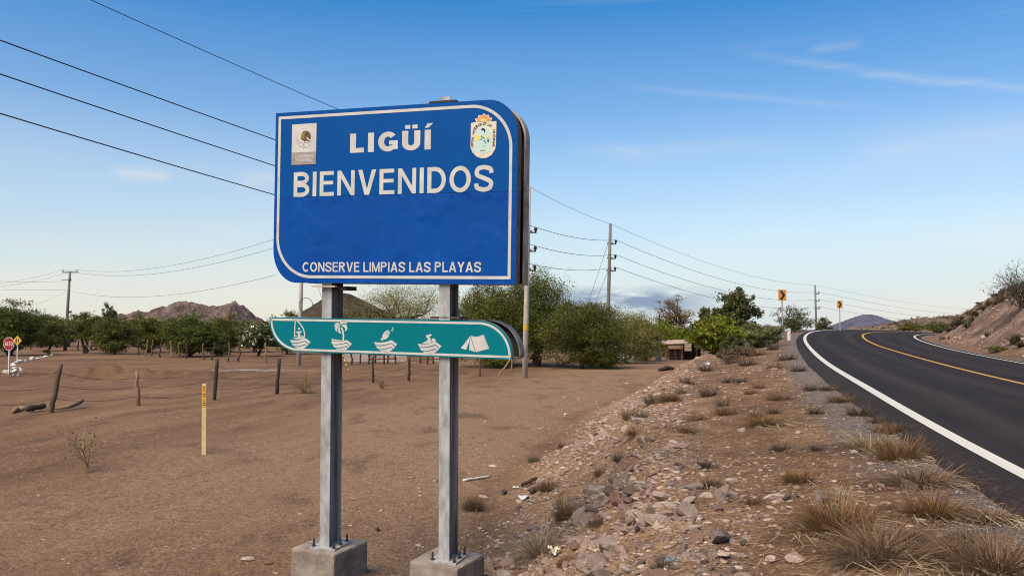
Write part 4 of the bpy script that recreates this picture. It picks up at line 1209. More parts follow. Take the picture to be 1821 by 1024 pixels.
tree('citrus_bush', 'bright yellow-green bush directly behind the shack roof', 1226, 630, 576, 30, 'bright', 'bush', K=150, M=60, leaf=.12, low=.02, cut=-1)
tree('citrus_bush', 'largest bright yellow-green bush at the shack\'s right end', 1276, 632, 566, 36, 'bright', 'bush', K=190, M=60, leaf=.12, low=.02, cut=-1)
tree('red_leaved_tree', 'thin tree with reddish leaves above the bright bushes', 1200, 630, 528, 36, 'red', K=80, M=38, leaf=.12, low=.35, sig=.12, limbs=20)
tree('broadleaf_tree', 'tall airy green tree beyond the bright bushes', 1312, 622, 514, 36, 'green', K=110, M=42, leaf=.12, low=.15, limbs=24, sig=.12)
tree('broadleaf_tree', 'smaller green tree leaning left of the tall airy one', 1272, 624, 548, 24, 'green', K=80, M=45, leaf=.14, low=.3)
tree('willowy_shrub', 'soft grey-green shrub left of the nearer chevron sign', 1352, 618, 574, 36, 'grey', 'bush', K=180, M=55, leaf=.09, low=.0, cut=-1)
tree('broadleaf_tree', 'sparse tree behind the nearer chevron sign', 1412, 622, 540, 34, 'green', K=60, M=36, leaf=.14, low=.3, ground=88, limbs=20)
tree('low_bush', 'leafy bush at the base of the farthest power pole', 1462, 612, 566, 16, 'green', 'bush', K=60, M=40, leaf=.16, low=.0, ground=100, trunk=False)
tree('low_bush', 'fresh green shrub on the lane edge between shack and road', 1300, 634, 597, 20, 'green', 'bush', K=90, M=55, leaf=.07, low=.0, cut=-1)
tree('dry_brush', 'brown dry brush heap beside the shack', 1296, 642, 624, 18, 'dry', 'bush', K=90, M=40, leaf=.05, low=.0, trunk=False)
tree('dry_brush', 'greyish dry brush on the bank above the lane\'s end', 1326, 634, 616, 24, 'dry', 'bush', K=80, M=40, leaf=.05, low=.0, trunk=False)
tree('roadside_shrub', 'low olive shrub beside the far bend, left one of two', 1618, 589, 575, 26, 'olive', 'bush', K=80, M=40, leaf=.14, low=.0, ground=118, trunk=False)
tree('roadside_shrub', 'low olive shrub beside the far bend next to the cut slope', 1674, 592, 574, 24, 'olive', 'bush', K=80, M=40, leaf=.14, low=.0, ground=104, trunk=False)
tree('low_bush', 'round bush at the end of the white stone row', 83, 629, 621.5, 7, 'olive', 'bush', K=30, M=40, leaf=.08, low=0, trunk=False)
for px, py, top, hw, lab in ((1722, 660, 648, 20, 'green weed clump low on the cut slope beside the road'), (1732, 563, 551, 10, 'yellowish shrub high on the cut slope'), (1708, 560, 546, 11, 'thin shrub on the crest of the cut slope')):
    if py == 660: px, py, top = 1772, 626, 616
    tree('slope_shrub', lab, px, py, top, hw, 'olive', 'bush', K=36, M=36, leaf=.06, low=0, trunk=False)

# leafless bush on the cut slope: branches only
def bare_bush(name, label, px, pbase, ptop, hw, n, seed, mat, cat_='bush', th=.03, leafmat=None, ground=None, depth=4, green=0):
    b = gp(px, pbase) if ground is None else at(px, pbase, ground)
    m = b[1] / FOC
    H, Rx = (pbase - ptop) * m * 1.45, hw * m * 1.35
    r = np.random.default_rng(seed)
    mb = MB(); tips = []
    def grow(p, d, L_, rad, lev):
        n_ = 4
        pts = [p]
        for k in range(n_):
            d = d + r.normal(size=3) * .14 + np.array([0, 0, .03]); d /= np.linalg.norm(d)
            pts.append(pts[-1] + d * L_ / n_)
        mb.tube(pts, list(np.linspace(rad, rad * .55, n_ + 1)), 4 if lev < 2 else 3, False)
        if lev >= depth: tips.append(pts[-1]); return
        for k in range(3 if lev < depth - 1 else 4):
            q = pts[min(n_, 1 + r.integers(n_))]
            dd = d + r.normal(size=3) * .55; dd /= np.linalg.norm(dd)
            grow(q, dd, L_ * (.55 + .25 * r.random()), rad * .55, lev + 1)
    for k in range(n):
        a = 2 * math.pi * k / n + r.normal() * .3
        sp = .15 + .85 * r.random()
        d = np.array([math.cos(a) * sp * Rx, math.sin(a) * sp * Rx, H * (1.05 - .5 * sp)])
        grow(np.array([r.normal() * .04, r.normal() * .04, -.05]), d / np.linalg.norm(d), np.linalg.norm(d) * .45, th, 1)
    root = empty(name, label, cat_, b)
    mb.build('branches', mat, root, kind='stuff')
    if leafmat and tips:
        vv = []
        for t in tips[::max(1, len(tips) // max(1, green))]:
            for _ in range(3):
                c = t + r.normal(size=3) * .05 * H
                a, bb = r.normal(size=3), r.normal(size=3)
                a *= .02 * H / np.linalg.norm(a); bb *= .012 * H / np.linalg.norm(bb)
                vv += [c - a, c - bb, c + a, c + bb]
        link('leaves', new_mesh('leaves', vv, np.arange(len(vv)).reshape(-1, 4), leafmat), root, kind='stuff')
    return root
M_TWIG = simple('grey_twig', lin(96, 82, 70), lin(68, 56, 48), 12, .9)
M_TWIGP = simple('tan_twig', lin(142, 118, 84), lin(110, 90, 64), 12, .9)
bare_bush('bare_thorn_tree', 'large leafless thorn tree on top of the cut slope', 1818, 552, 474, 36, 12, 5, M_TWIG, 'tree', .045, GR['grey'], None, 5, 70)
bare_bush('bare_shrub', 'small leafless shrub left of the large thorn tree', 1765, 548, 518, 14, 6, 9, M_TWIG, 'bush', .012)
bare_bush('bare_shrub', 'reddish leafless shrub on the slope crest', 1722, 560, 545, 14, 7, 10, M_TWIGP, 'bush', .012)
bare_bush('sapling', 'thin leafless sapling alone on the bare dirt left of the marker post', 158, 841, 754, 21, 3, 21, M_TWIGP, 'sapling', .016, GR['olive'], None, 4, 30)
bare_bush('dry_shrub', 'dry twiggy shrub left of the farther sign post', 543, 699, 662, 20, 16, 23, M_TWIGP, 'shrub', .012, GR['pale'], None, 4, 120)
bare_bush('dry_shrub', 'dry twiggy shrub between the two sign posts', 680, 692, 668, 16, 12, 24, M_TWIGP, 'shrub', .010, GR['pale'], None, 4, 60)

# ------------------------------------------------------------------ power poles and wires
M_POLE = simple('pole_concrete', lin(190, 178, 164), lin(160, 148, 134), 3, .9, 0, .3, .01, (3, 3, .5))
M_POLED = simple('pole_weathered', lin(128, 120, 108), lin(100, 92, 82), 3, .9, 0, .3, .01, (3, 3, .5))
M_INS = simple('insulator', lin(70, 62, 60), None, rough=.35)
M_ARM = simple('steel_arm', lin(98, 96, 92), None, rough=.6, metal=.4)
M_WIRE = simple('cable', lin(46, 48, 52), None, rough=.6)
M_YBAND = simple('yellow_band', lin(206, 158, 40), lin(190, 140, 34), 9, .7)
def pole(label, base, top, r0, r1, mat, side=None, arms=(), band=None, cross=None, group='utility poles'):
    base, top = np.array(base, float), np.array(top, float)
    root = empty('utility_pole', label, 'utility pole', base, group=group)
    t = top - base
    def on(z): return t * (z / t[2])
    MB().tube([on(-.3), on(t[2] * .33), on(t[2] * .66), t], [r0, r0 * .67 + r1 * .33, r0 * .33 + r1 * .67, r1], 10).build('shaft', mat, root, True)
    if band:
        z0, z1 = band
        rr = r0 + (r1 - r0) * z0 / t[2] + .006
        MB().tube([on(z0), on(z1)], rr, 10, False).build('painted_band', M_YBAND, root, True)
    hooks = []
    for z in arms:
        p = on(z)
        sd_ = np.array([side[0], side[1], 0.])
        L_ = .42
        q = p + sd_ * L_
        MB().tube([p, q], .042, 6).tube([p - sd_ * .18 + np.array([0, 0, .06]), p + sd_ * .2 + np.array([0, 0, .06])], .06, 6).build('arm', M_ARM, root)
        mb = MB().tube([q - np.array([0, 0, .03]), q + np.array([0, 0, .10]), q + np.array([0, 0, .101]), q + np.array([0, 0, .16]), q + np.array([0, 0, .161]), q + np.array([0, 0, .26])], [.05, .05, .10, .075, .10, .06], 8)
        mb.build('insulator', M_INS, root, True)
        hooks.append(base + q + np.array([0, 0, .27]))
    return root, hooks, base + t
LD = np.array([.37, .93]); LS = np.array([.93, -.37])                    # along and across the roadside line
bA = gp(933, 672); YA = bA[1]
tA = at(941, 332, YA)
def zat(py, Y): return at(910, py, Y)[2]
pA, hA, topA = pole('nearest concrete power pole with a yellow painted band beside the blue board', bA, tA, .16, .10, M_POLE, LS, [zat(414, YA) - bA[2], zat(447, YA) - bA[2], zat(481, YA) - bA[2]], (zat(587, YA) - bA[2], zat(577, YA) - bA[2]))
bB = np.array(at(1079, 630, 58.5)); bB[2] = 0
pB, hB, topB = pole('second concrete power pole rising out of the olive mesquite shrub', bB, at(1085.5, 398, 58.5), .15, .10, M_POLED, LS, [zat(434, 58.5), zat(460, 58.5), zat(482, 58.5)])
bC = np.array([at(1452, 590, 107)[0], 107, -.4])
pC, hC, topC = pole('farthest power pole beyond the bend of the road', bC, at(1449.5, 507, 107), .15, .10, M_POLED, LS, [zat(523, 107) + .4, zat(536, 107) + .4, zat(549, 107) + .4])
def span(a, b, sag, n=14):
    a, b = np.array(a, float), np.array(b, float)
    return [a + (b - a) * t - np.array([0, 0, sag * 4 * t * (1 - t)]) for t in np.linspace(0, 1, n)]
def wire(label, runs, r, name='power_line'):
    mb = MB()
    pts = []
    for k, (a, b, s_) in enumerate(runs):
        q = span(a, b, s_)
        pts += q if k == 0 else q[1:]
    mb.tube(pts, r, 5)
    return mb.build(name, M_WIRE, None, label=label, cat='wire', group='roadside power wires')
def onray_line(px, py):
    """where the photo's pixel crosses the vertical plane of the roadside line"""
    d = ray(px, py)
    n = np.array([-LD[1], LD[0]])
    t = (bA[:2] @ n) / (d[:2] @ n)
    return d * t + np.array([0, 0, CAMZ])
far_ = [at(1800, y, 185) for y in (552, 558, 566, 572)]
def backrun(px, py, target, sag):
    a = onray_line(px, py)
    t = np.array(target)
    ext = a + (a - t) * .55 + np.array([0, 0, .25])
    return (ext, t, sag)
wire('topmost of the four roadside power wires', [backrun(170, -8, topA, .35), (topA, topB, .15), (topB, topC, 1.0), (topC, far_[0], 1.0)], .010)
for k, (py, lab) in enumerate(((62, 'second wire from the top of the roadside power line'), (122, 'third wire from the top of the roadside power line'), (192, 'lowest of the four roadside power wires'))):
    wire(lab, [backrun(0, py, hA[k], .3), (hA[k], hB[k], .25), (hB[k], hC[k], 1.2), (hC[k], far_[1 + k], 1.2)], .014)
for a, b in (((1084, 425), (1044, 545)), ((1082, 480), (1056, 545))):
    MB().tube([np.array(at(*a, 58.5)) - bB, np.array(at(*b, 59.5)) - bB], .012, 4).build('guy_wire', M_WIRE, pB)
# far crossarm pole and the pole hidden by the sign
bL = gp(115.5, 623); YL = bL[1]
rL, _, topL = pole('far pole with a crossarm at its top in front of the left treeline', bL, at(124.5, 482, YL), .22, .13, M_POLED)
cz = topL - bL
MB().box(cz[0] - .95, cz[0] + .95, cz[1] - .06, cz[1] + .06, cz[2] - .22, cz[2] - .10).build('crossarm', M_ARM, rL)
MB().box(cz[0] - 1.0, cz[0] + .2, cz[1] - .05, cz[1] + .05, cz[2] - 1.12, cz[2] - 1.04).build('crossarm', M_ARM, rL)
for dx in (-.88, .88):
    MB().tube([(cz[0] + dx, cz[1], cz[2] - .10), (cz[0] + dx, cz[1], cz[2] + .16)], [.06, .05], 7).build('insulator', M_INS, rL)
MB().tube([(cz[0] + .05, cz[1] - .1, cz[2] - 1.2), (cz[0] + .05, cz[1] - .1, cz[2] - .95)], .16, 8).build('pole_clamp', M_ARM, rL)
bH = gp(531, 650); YH = bH[1]
rH, _, topH = pole('concrete pole half hidden behind the blue board\'s left side', bH, bH + np.array([.2, 0, 9.2]), .16, .10, M_POLE)
ring = [((at(545, 542, YH) - bH)[0] + .47 * math.cos(g), -.2, (at(545, 542, YH) - bH)[2] + .47 * math.sin(g)) for g in np.linspace(0, 2 * math.pi, 25)]
MB().tube(ring, .02, 5).build('cable_coil', M_WIRE, rH)
gA, gB = np.array(at(612, 632, 54)) - bH, np.array(gp(619, 657)) - bH
MB().tube([(.15, 0, 8.4), gA + (gB - gA) * 1.0], .012, 4).build('guy_wire', M_WIRE, rH)
m_, nt_, bs_ = mat_new('yellow_black_guard')
wv = N(nt_, 'ShaderNodeTexWave', wave_type='BANDS', bands_direction='Z', i_Scale=1.1)
nt_.links.new(N(nt_, 'ShaderNodeTexCoord').outputs['Object'], wv.inputs['Vector'])
nt_.links.new(ramp(nt_, wv.outputs['Color'], [(.45, lin(196, 170, 50)), (.55, lin(60, 52, 40))]), bs_.inputs['Base Color'])
gdir = gB - np.array([.15, 0, 8.4])
MB().tube([gB - gdir * .115, gB], .04, 6).build('guy_guard', m_, rH)
wl_ = [(topL + np.array([.88, 0, .16]), at(487, 426, 60), 1.0), (topL + np.array([-.88, 0, .16]), at(487, 441, 60), 1.3), (at(120, 516, YL), at(490, 489, 60), 1.2)]
for (a, b, s_), lab in zip(wl_, ('upper thin wire from the crossarm pole to the pole behind the sign', 'middle thin wire from the crossarm pole to the pole behind the sign', 'lowest thin wire from the crossarm pole to the pole behind the sign')):
    e = np.array(b) + (np.array(topH) - np.array(b)) * np.array([1, 1, .6])
    MB().tube(span(a, b, s_), .012, 4).build('power_line', M_WIRE, None, label=lab, cat='wire', group='thin wires of the far pole')
for (a, b, s_, lab) in ((topL + np.array([-.88, 0, .16]), at(-40, 504, YL + 20), .5, 'upper thin wire leaving the crossarm pole to the left'), (topL + np.array([.88, 0, .16]), at(-40, 512, YL + 20), .5, 'second thin wire leaving the crossarm pole to the left'),
                        (at(113, 500, YL), at(-40, 497, YL + 10), .2, 'level thin wire at the lower crossarm going left'), (at(120, 515, YL), at(-40, 513.5, YL + 10), .1, 'level thin wire below the crossarms going left'),
                        (at(119, 517, YL), at(40, 547, YL + 25), .3, 'short thin wire sloping down left from the crossarm pole')):
    MB().tube(span(a, b, s_), .012, 4).build('power_line', M_WIRE, None, label=lab, cat='wire', group='thin wires of the far pole')

# ------------------------------------------------------------------ fences
M_WOOD = simple('weathered_wood', lin(112, 88, 64), lin(74, 56, 40), 9, .9, 0, .5, .01, (4, 4, .6))
M_WOODP = simple('bleached_wood', lin(150, 124, 92), lin(110, 88, 64), 9, .9, 0, .5, .01, (4, 4, .6))
M_WOODD = simple('dark_wood', lin(76, 56, 42), lin(48, 36, 28), 9, .9, 0, .5, .01, (4, 4, .6))
def post_geo(b, t, r0, r1, crook, seed):
    r = np.random.default_rng(seed)
    b, t = np.array(b, float), np.array(t, float)
    pts = []
    for k in np.linspace(0, 1, 7):
        pts.append(b + (t - b) * k + (r.normal(size=3) * crook * np.array([1, 1, .1]) if 0 < k < 1 else 0))
    pts[0] = pts[0] - np.array([0, 0, .25])
    return MB().tube(pts, [r0 * (1 + .12 * r.normal()) * (1 - k) + r1 * (1 + .1 * r.normal()) * k for k in np.linspace(0, 1, 7)], 8)
fence = empty('wire_fence', 'nearer sagging barbed wire fence on rough wooden posts behind the marker post', 'fence', gp(91, 732))
fo = np.array(fence.location)
NEARP = [(91, 733, 108, 647, .078, .07, .01, M_WOOD, 'thick leaning mossy post'), (248, 721, 243, 660, .075, .055, .035, M_WOODP, 'crooked pale post'), (381, 711, 386.5, 638, .07, .062, .006, M_WOODD, None), (492, 700, 497, 637, .075, .065, .008, M_WOODD, None),
         (663, 680, 663, 634, .06, .05, .008, M_WOODD, None), (727, 677, 728, 632, .07, .06, .008, M_WOODD, None), (853, 669, 854, 636, .06, .055, .01, M_WOOD, None)]
ends_ = []
for k, (bx, by, tx_, ty_, r0, r1, cr, mm, lab) in enumerate(NEARP):
    b = gp(bx, by); t = at(tx_, ty_, b[1])
    o = post_geo(b - fo, np.array(t) - fo, r0, r1, cr, 40 + k).build('post', mm, fence, True)
    if lab: o['label'] = lab
    ends_.append((b - fo, np.array(t) - fo))
p0, p1 = ends_[0], ends_[1]
lft = (p0[0] + (p0[0] - p1[0]), p0[1] + (p0[1] - p1[1]))
allp = [lft] + ends_
for h in (.28, .55, .82):
    pts = []
    for (a0, a1), (b0, b1) in zip(allp[:-1], allp[1:]):
        q = span(a0 + (a1 - a0) * h, b0 + (b1 - b0) * h, .10 + .12 * random.random(), 8)
        pts += q if not pts else q[1:]
    MB().tube(pts, .0068, 4).build('barbed_wire', M_RUST, fence)
b = gp(885, 671); t = at(911, 634, b[1] + .3)
post_geo(b - fo, np.array(t) - fo, .05, .045, .01, 60).build('brace', M_WOODP, fence, True)
b = gp(910, 661); post_geo(b - fo, np.array(at(910, 634, b[1])) - fo, .05, .045, .01, 61).build('post', M_WOODP, fence, True)
fence2 = empty('stake_fence', 'farther fence of many crooked thin stakes along the field\'s back edge', 'fence', gp(138, 622))
f2 = np.array(fence2.location)
FARP = [(525, 655, 528, 596), (583, 655, 590, 590), (648, 656, 650, 568), (715, 668, 714, 590), (733, 640, 728, 562), (770, 672, 774, 578), (830, 660, 800, 573), (845, 672, 858, 610), (905, 628, 893, 558), (933, 688, 929, 600), (977, 692, 996, 585), (1021, 692, 1030, 585),
        (1084, 702, 1090, 565), (1154, 705, 1151, 590), (1200, 708, 1213, 595), (1258, 711, 1256, 572), (1273, 655, 1272, 604), (1373, 720, 1372, 606), (1430, 720, 1446, 602), (1422, 645, 1428, 604), (1540, 730, 1541, 600), (1610, 730, 1616, 618), (1788, 740, 1790, 604), (380, 640, 378, 585), (275, 640, 276, 575), (228, 638, 228, 572), (170, 635, 168, 572)]
for k, (bx, by, tx_, ty_) in enumerate(FARP):
    b = gp(bx / 3.79, 450 + by / 3.79); t = np.array(at(tx_ / 3.79, 450 + ty_ / 3.79, b[1] + .1))
    post_geo(b - f2, t - f2, .075, .06, .05, 80 + k).build('stake', M_WOODP if k % 3 == 1 else (M_WOOD if k % 3 else M_WOODD), fence2, True)
seq = sorted([(bx / 3.79, 450 + by / 3.79) for bx, by, _, _ in FARP if by > 650])
for h in (.5, 1.0):
    pts = []
    for x_, y_ in seq:
        pts.append(gp(x_, y_) - f2 + np.array([0, 0, h]))
    MB().tube(pts, .012, 4).build('fence_wire', M_RUST, fence2)
# corral behind the sign
cor = empty('pole_corral', 'rustic pole corral seen under the teal board', 'corral', gp(700, 648))
c0 = np.array(cor.location)
for k, px in enumerate((626, 641, 656, 668, 683, 690, 704, 748, 760, 770, 786)):
    b = gp(px, 648 - (k % 2) * 2)
    post_geo(b - c0, b - c0 + np.array([.05 * (k % 3 - 1), 0, 1.05 + .12 * (k % 3)]), .07, .06, .02, 140 + k).build('post', M_WOODD, cor, True)
for k, h in enumerate((.35, .65, .92)):
    a, b = gp(655, 648), gp(706, 647)
    MB().tube([a - c0 + np.array([0, 0, h]), b - c0 + np.array([0, 0, h + .05])], .045, 6).build('rail', M_WOOD, cor)
    a, b = gp(745, 647), gp(790, 647)
    MB().tube([a - c0 + np.array([0, 0, h]), b - c0 + np.array([0, 0, h + .02])], .045, 6).build('rail', M_WOOD, cor)
M_PWALL = simple('pale_plaster', lin(176, 158, 148), lin(150, 132, 122), 2, .9)
wall = gp(620, 645)
for (xa, xb, lab) in ((612, 704, 'low pale plaster wall behind the corral under the teal board\'s middle'), (705, 726, 'short cream block of wall beside the corral gate'), (770, 802, 'low pale plaster wall right of the corral near the nearer post')):
    a, b_ = at(xa, 640, 66), at(xb, 640, 66)
    off_ = .25 if xa == 705 else 0
    bm = bmesh.new(); bmesh.ops.create_cube(bm, size=1)
    w_ = b_[0] - a[0]
    h_ = .78 + off_
    bmesh.ops.scale(bm, vec=(w_ - .04, .2, h_ + .2), verts=bm.verts)
    bmesh.ops.bevel(bm, geom=list(bm.edges), offset=.03, segments=2, affect='EDGES')
    me = bpy.data.meshes.new('low_wall'); bm.to_mesh(me); bm.free(); me.materials.append(M_PWALL)
    link('low_wall', me, None, lab, 'wall', None, None, ((a[0] + b_[0]) / 2, 66 - off_ * 2, (h_ - .2) / 2))

# ------------------------------------------------------------------ road signs and markers
M_RED = simple('stop_red', lin(150, 22, 30), lin(132, 18, 26), 6, .5)
M_YSIGN = simple('sign_yellow', lin(222, 166, 44), lin(206, 150, 38), 6, .5)
M_OSIGN = simple('chevron_amber', lin(222, 146, 36), lin(206, 130, 30), 6, .5)
M_WPOST = simple('white_painted_post', lin(214, 210, 206), lin(186, 180, 176), 8, .6)
M_BLK = simple('sign_black', lin(30, 28, 28), None, rough=.6)
b = gp(15.5, 664)
st = empty('stop_sign', 'red octagonal stop sign reading ALTO on a white post', 'road sign', b, (0, 0, -.25))
H_ = at(17, 611, b[1])[2] - b[2]
MB().box(-.03, .03, -.03, .03, -.3, H_ + .25).build('post', M_WPOST, st)
def octo(r): return [(r * math.cos(math.radians(22.5 + 45 * k)), H_ + r * math.sin(math.radians(22.5 + 45 * k))) for k in range(8)]
MB().prism(octo(.345), -.05, -.042).build('rim', M_SIGNW, st)
MB().prism(octo(.315), -.054, -.0505).build('face', M_RED, st)
sans('ALTO', -.235, .235, H_ - .1, H_ + .1, -.0555, M_SIGNW, st, .24, .16)
b = gp(30.5, 642)
ws = empty('warning_sign', 'yellow diamond sign with black walking figures behind the stop sign', 'road sign', b, (0, 0, -.2))
H_ = at(34, 605.5, b[1])[2] - b[2]
MB().box(-.035, .035, -.03, .03, -.3, H_ + .3).build('post', M_WPOST, ws)
MB().prism([(.43, H_), (0, H_ + .43), (-.43, H_), (0, H_ - .43)], -.05, -.042).build('rim', M_BLK, ws)
MB().prism([(.41, H_), (0, H_ + .41), (-.41, H_), (0, H_ - .41)], -.054, -.0505).build('face', M_YSIGN, ws)
mb = MB()
for dx, sc_ in ((-.09, 1), (.10, .82)):
    P_ = lambda pts: [(dx + x * sc_, H_ + z * sc_) for x, z in pts]
    mb.prism(P_(ell(0, .19, .04, .045, 0, 8)), -.057, -.0545)
    mb.prism(P_([(-.05, .13), (.05, .13), (.09, .0), (.05, .0), (.04, -.03), (.09, -.2), (.04, -.2), (0, -.07), (-.05, -.2), (-.10, -.19), (-.04, -.03), (-.05, .03), (-.1, .0)]), -.0572, -.0545)
mb.build('walking_figures', M_BLK, ws, kind='stuff')
# chevrons
def chevron(px, pbase, ptop, pbot, wpx, D, label, yaw):
    b = np.array(at(px, pbase, D)); b[2] = tz(b[0], b[1])
    o = empty('chevron_sign', label, 'road sign', b, (0, 0, yaw), 'chevron signs on the outside of the bend')
    z0, z1 = at(px, pbot, D)[2] - b[2], at(px, ptop, D)[2] - b[2]
    h = z1 - z0; w = h * .76; zc_ = (z0 + z1) / 2
    MB().box(-.03, .03, -.02, .03, -.3, z1 - .05).build('post', M_GALV, o)
    MB().box(-w / 2, w / 2, -.035, -.025, z0, z1).build('panel', M_OSIGN, o)
    k = h / 2
    MB().prism([(-w * .34, zc_ + k * .82), (-w * .02, zc_ + k * .82), (w * .36, zc_), (-w * .02, zc_ - k * .82), (-w * .34, zc_ - k * .82), (w * .02, zc_)], -.0385, -.0355).build('arrow', M_BLK, o)
    return o
chevron(1392, 602, 515.2, 534.6, 15, 46, 'nearer amber chevron sign with black arrow pointing right', .12)
chevron(1494, 586, 534.8, 547.8, 11, 71, 'farther amber chevron sign with black arrow pointing right', .12)
b = np.array(at(1403.5, 602, 47)); b[2] = tz(b[0], b[1])
km = empty('road_stud', 'short white roadside post next to the nearer chevron sign', 'post', b)
bm = bmesh.new(); bmesh.ops.create_cone(bm, cap_ends=True, segments=10, radius1=.11, radius2=.095, depth=.75)
bmesh.ops.bevel(bm, geom=[e for e in bm.edges if e.calc_length() < .09], offset=.02, segments=2, affect='EDGES')
me = bpy.data.meshes.new('stone_post'); bm.to_mesh(me); bm.free(); me.materials.append(M_WPOST)
km.name = 'guide_post'
link('stone_post', me, km, loc=(0, 0, .28))
# yellow marker post
b = gp(363, 808)
mk = empty('marker_post', 'slim cream marker post with a yellow label at its top on bare dirt', 'marker post', b, (0, 0, .1))
M_CREAM = simple('cream_fibreglass', lin(214, 190, 134), lin(196, 170, 116), 7, .6)
H_ = at(361, 682, b[1])[2] - b[2]
mb = MB(); mb.add([(-.042 + .0, -.012, -.3), (.042, -.012, -.3), (.042, .012, -.3), (-.042, .012, -.3), (-.062, -.012, H_), (.018, -.012, H_), (.018, .012, H_), (-.062, .012, H_)], [(0, 3, 2, 1), (4, 5, 6, 7), (0, 1, 5, 4), (1, 2, 6, 5), (2, 3, 7, 6), (3, 0, 4, 7)])
mb.build('stake', M_CREAM, mk)
zl0, zl1 = H_ * .67, H_ * .97
sh = lambda z: -.02 * z / H_
MB().add([(sh(zl0) - .037, -.0150, zl0), (sh(zl0) + .037, -.0150, zl0), (sh(zl1) + .037, -.0150, zl1), (sh(zl1) - .037, -.0150, zl1)], [(0, 1, 2, 3)]).build('yellow_label', M_YSIGN, mk)
mb = MB()
for k in range(9):
    z = zl0 + (zl1 - zl0) * (k + .7) / 9.6
    hw_ = (.022, .026, .015, .024)[k % 4]
    if k in (3, 6): continue
    mb.add([(sh(z) - hw_, -.0165, z), (sh(z) + hw_, -.0165, z), (sh(z) + hw_, -.0165, z + .017), (sh(z) - hw_, -.0165, z + .017)], [(0, 1, 2, 3)])
mb.build('label_print', M_RUST, mk, kind='stuff')

# ------------------------------------------------------------------ shack, gatepost, logs
M_TIN = simple('old_tin', lin(190, 166, 142), lin(160, 128, 102), 3, .8, .1, .3)
M_TIN2 = simple('grey_tin', lin(186, 180, 172), lin(156, 146, 136), 3, .7, .2, .3)
b0 = gp(1210, 640)
sh_ = empty('shack', 'low ramshackle wooden shack with patched sheet roof at the end of the lane', 'shack', b0)
def wpt(px, py, dy=0): return np.array(at(px, py, b0[1] + dy)) - b0
for k, (px, dy, pt) in enumerate(((1187, -.4, 612), (1200, -.5, 616), (1214, -.5, 614), (1190, 1.8, 611), (1228, 1.8, 611), (1238, -.2, 615), (1262, .6, 617), (1211, -.7, 615))):
    p = wpt(px, pt, dy); q = p.copy(); q[2] = -.2; q[0] += (-.15, .1, -.12, 0, 0, .1, 0, .2)[k]
    post_geo(q, p, .06, .05, .02, 170 + k).build('post', M_WOODD if k % 2 else M_WOOD, sh_, True)
def slab(pts, th, mat, nm):
    v = [np.array(p) for p in pts] + [np.array(p) - np.array([0, 0, th]) for p in pts]
    MB().add(v, [(0, 1, 2, 3), (7, 6, 5, 4), (0, 4, 5, 1), (1, 5, 6, 2), (2, 6, 7, 3), (3, 7, 4, 0)]).build(nm, mat, sh_)
def Zs(p, z): return np.array([p[0], p[1], z])
zr0 = wpt(1190, 611)[2]
X = lambda px, dy: wpt(px, 610, dy)
slab([Zs(X(1174, -.6), zr0), Zs(X(1196, -.6), zr0 + .02), Zs(X(1194, 2), zr0 + .28), Zs(X(1178, 2), zr0 + .26)], .05, M_TIN, 'roof_sheet')
slab([Zs(X(1196.3, -.6), zr0 + .04), Zs(X(1216, -.6), zr0 + .06), Zs(X(1214, 2), zr0 + .30), Zs(X(1194.3, 2), zr0 + .30)], .05, M_TIN, 'roof_sheet')
slab([Zs(X(1216.3, -.5), zr0 + .07), Zs(X(1248, .4), zr0 + .22), Zs(X(1246, 2), zr0 + .36), Zs(X(1214.3, 2), zr0 + .32)], .05, M_TIN2, 'roof_sheet')
slab([Zs(X(1234, -.1), zr0 - .22), Zs(X(1273, .2), zr0 - .30), Zs(X(1270, 1.8), zr0 - .16), Zs(X(1234, 1.8), zr0 - .10)], .09, M_WOOD, 'roof_sheet')
for k in range(5):
    z = wpt(1220, 611 + k * 2.6)[2]
    a, c = X(1217, -.45), X(1229, -.35)
    MB().box(a[0], c[0], a[1], a[1] + .03, z - .10, z - .01).build('board', M_TIN, sh_)
for k in range(4):
    z = .2 + k * .24
    a, c = X(1185, -.4), X(1215, -.4)
    MB().tube([(a[0], a[1] - .05, z), (c[0], c[1] - .05, z + .04)], .035, 5).build('rail', M_RUST, sh_)
MB().box(X(1188, -.6)[0], X(1214, -.6)[0], X(1188, -.66)[1], X(1188, -.66)[1] + .04, zr0 - .42, zr0 - .12).build('tarp_edge', M_WOODP, sh_)
MB().box(X(1190, 2)[0], X(1246, 2)[0], X(1190, 2.0)[1], X(1190, 2.0)[1] + .05, -.1, zr0 - .1).build('back_wall', M_WOODD, sh_)
b = gp(1171, 641)
gpst = empty('gatepost', 'grey concrete block gatepost at the end of the lane', 'gatepost', b)
for k in range(7):
    bm = bmesh.new(); bmesh.ops.create_cube(bm, size=1)
    bmesh.ops.scale(bm, vec=(.44 - .012 * (k % 2), .4, .19), verts=bm.verts)
    bmesh.ops.bevel(bm, geom=list(bm.edges), offset=.014, segments=1, affect='EDGES')
    me = bpy.data.meshes.new('block'); bm.to_mesh(me); bm.free(); me.materials.append(M_POLE)
    link('block', me, gpst, loc=(0, 0, .05 + k * .196))
b = gp(1174, 643)
MB().tube([b - b, np.array(at(1172.5, 558, b[1])) - b], [.075, .06], 7).build('pole', M_RUST, None, label='thin rusty pole standing in front of the concrete gatepost', cat='pole', loc=b)
b = gp(1115, 636)
tarp = np.array([[0, 0]])
xs_, ys_ = np.meshgrid(np.linspace(-1.1, 1.1, 24), np.linspace(-.5, .5, 10))
zs_ = .22 + .16 * fbm(xs_ * 1.6, ys_ * 2.4, 7) - .25 * (np.abs(xs_) / 1.1) ** 4 - .2 * (np.abs(ys_) / .5) ** 4
i_ = (np.arange(9)[:, None] * 24 + np.arange(23)[None, :]).ravel()
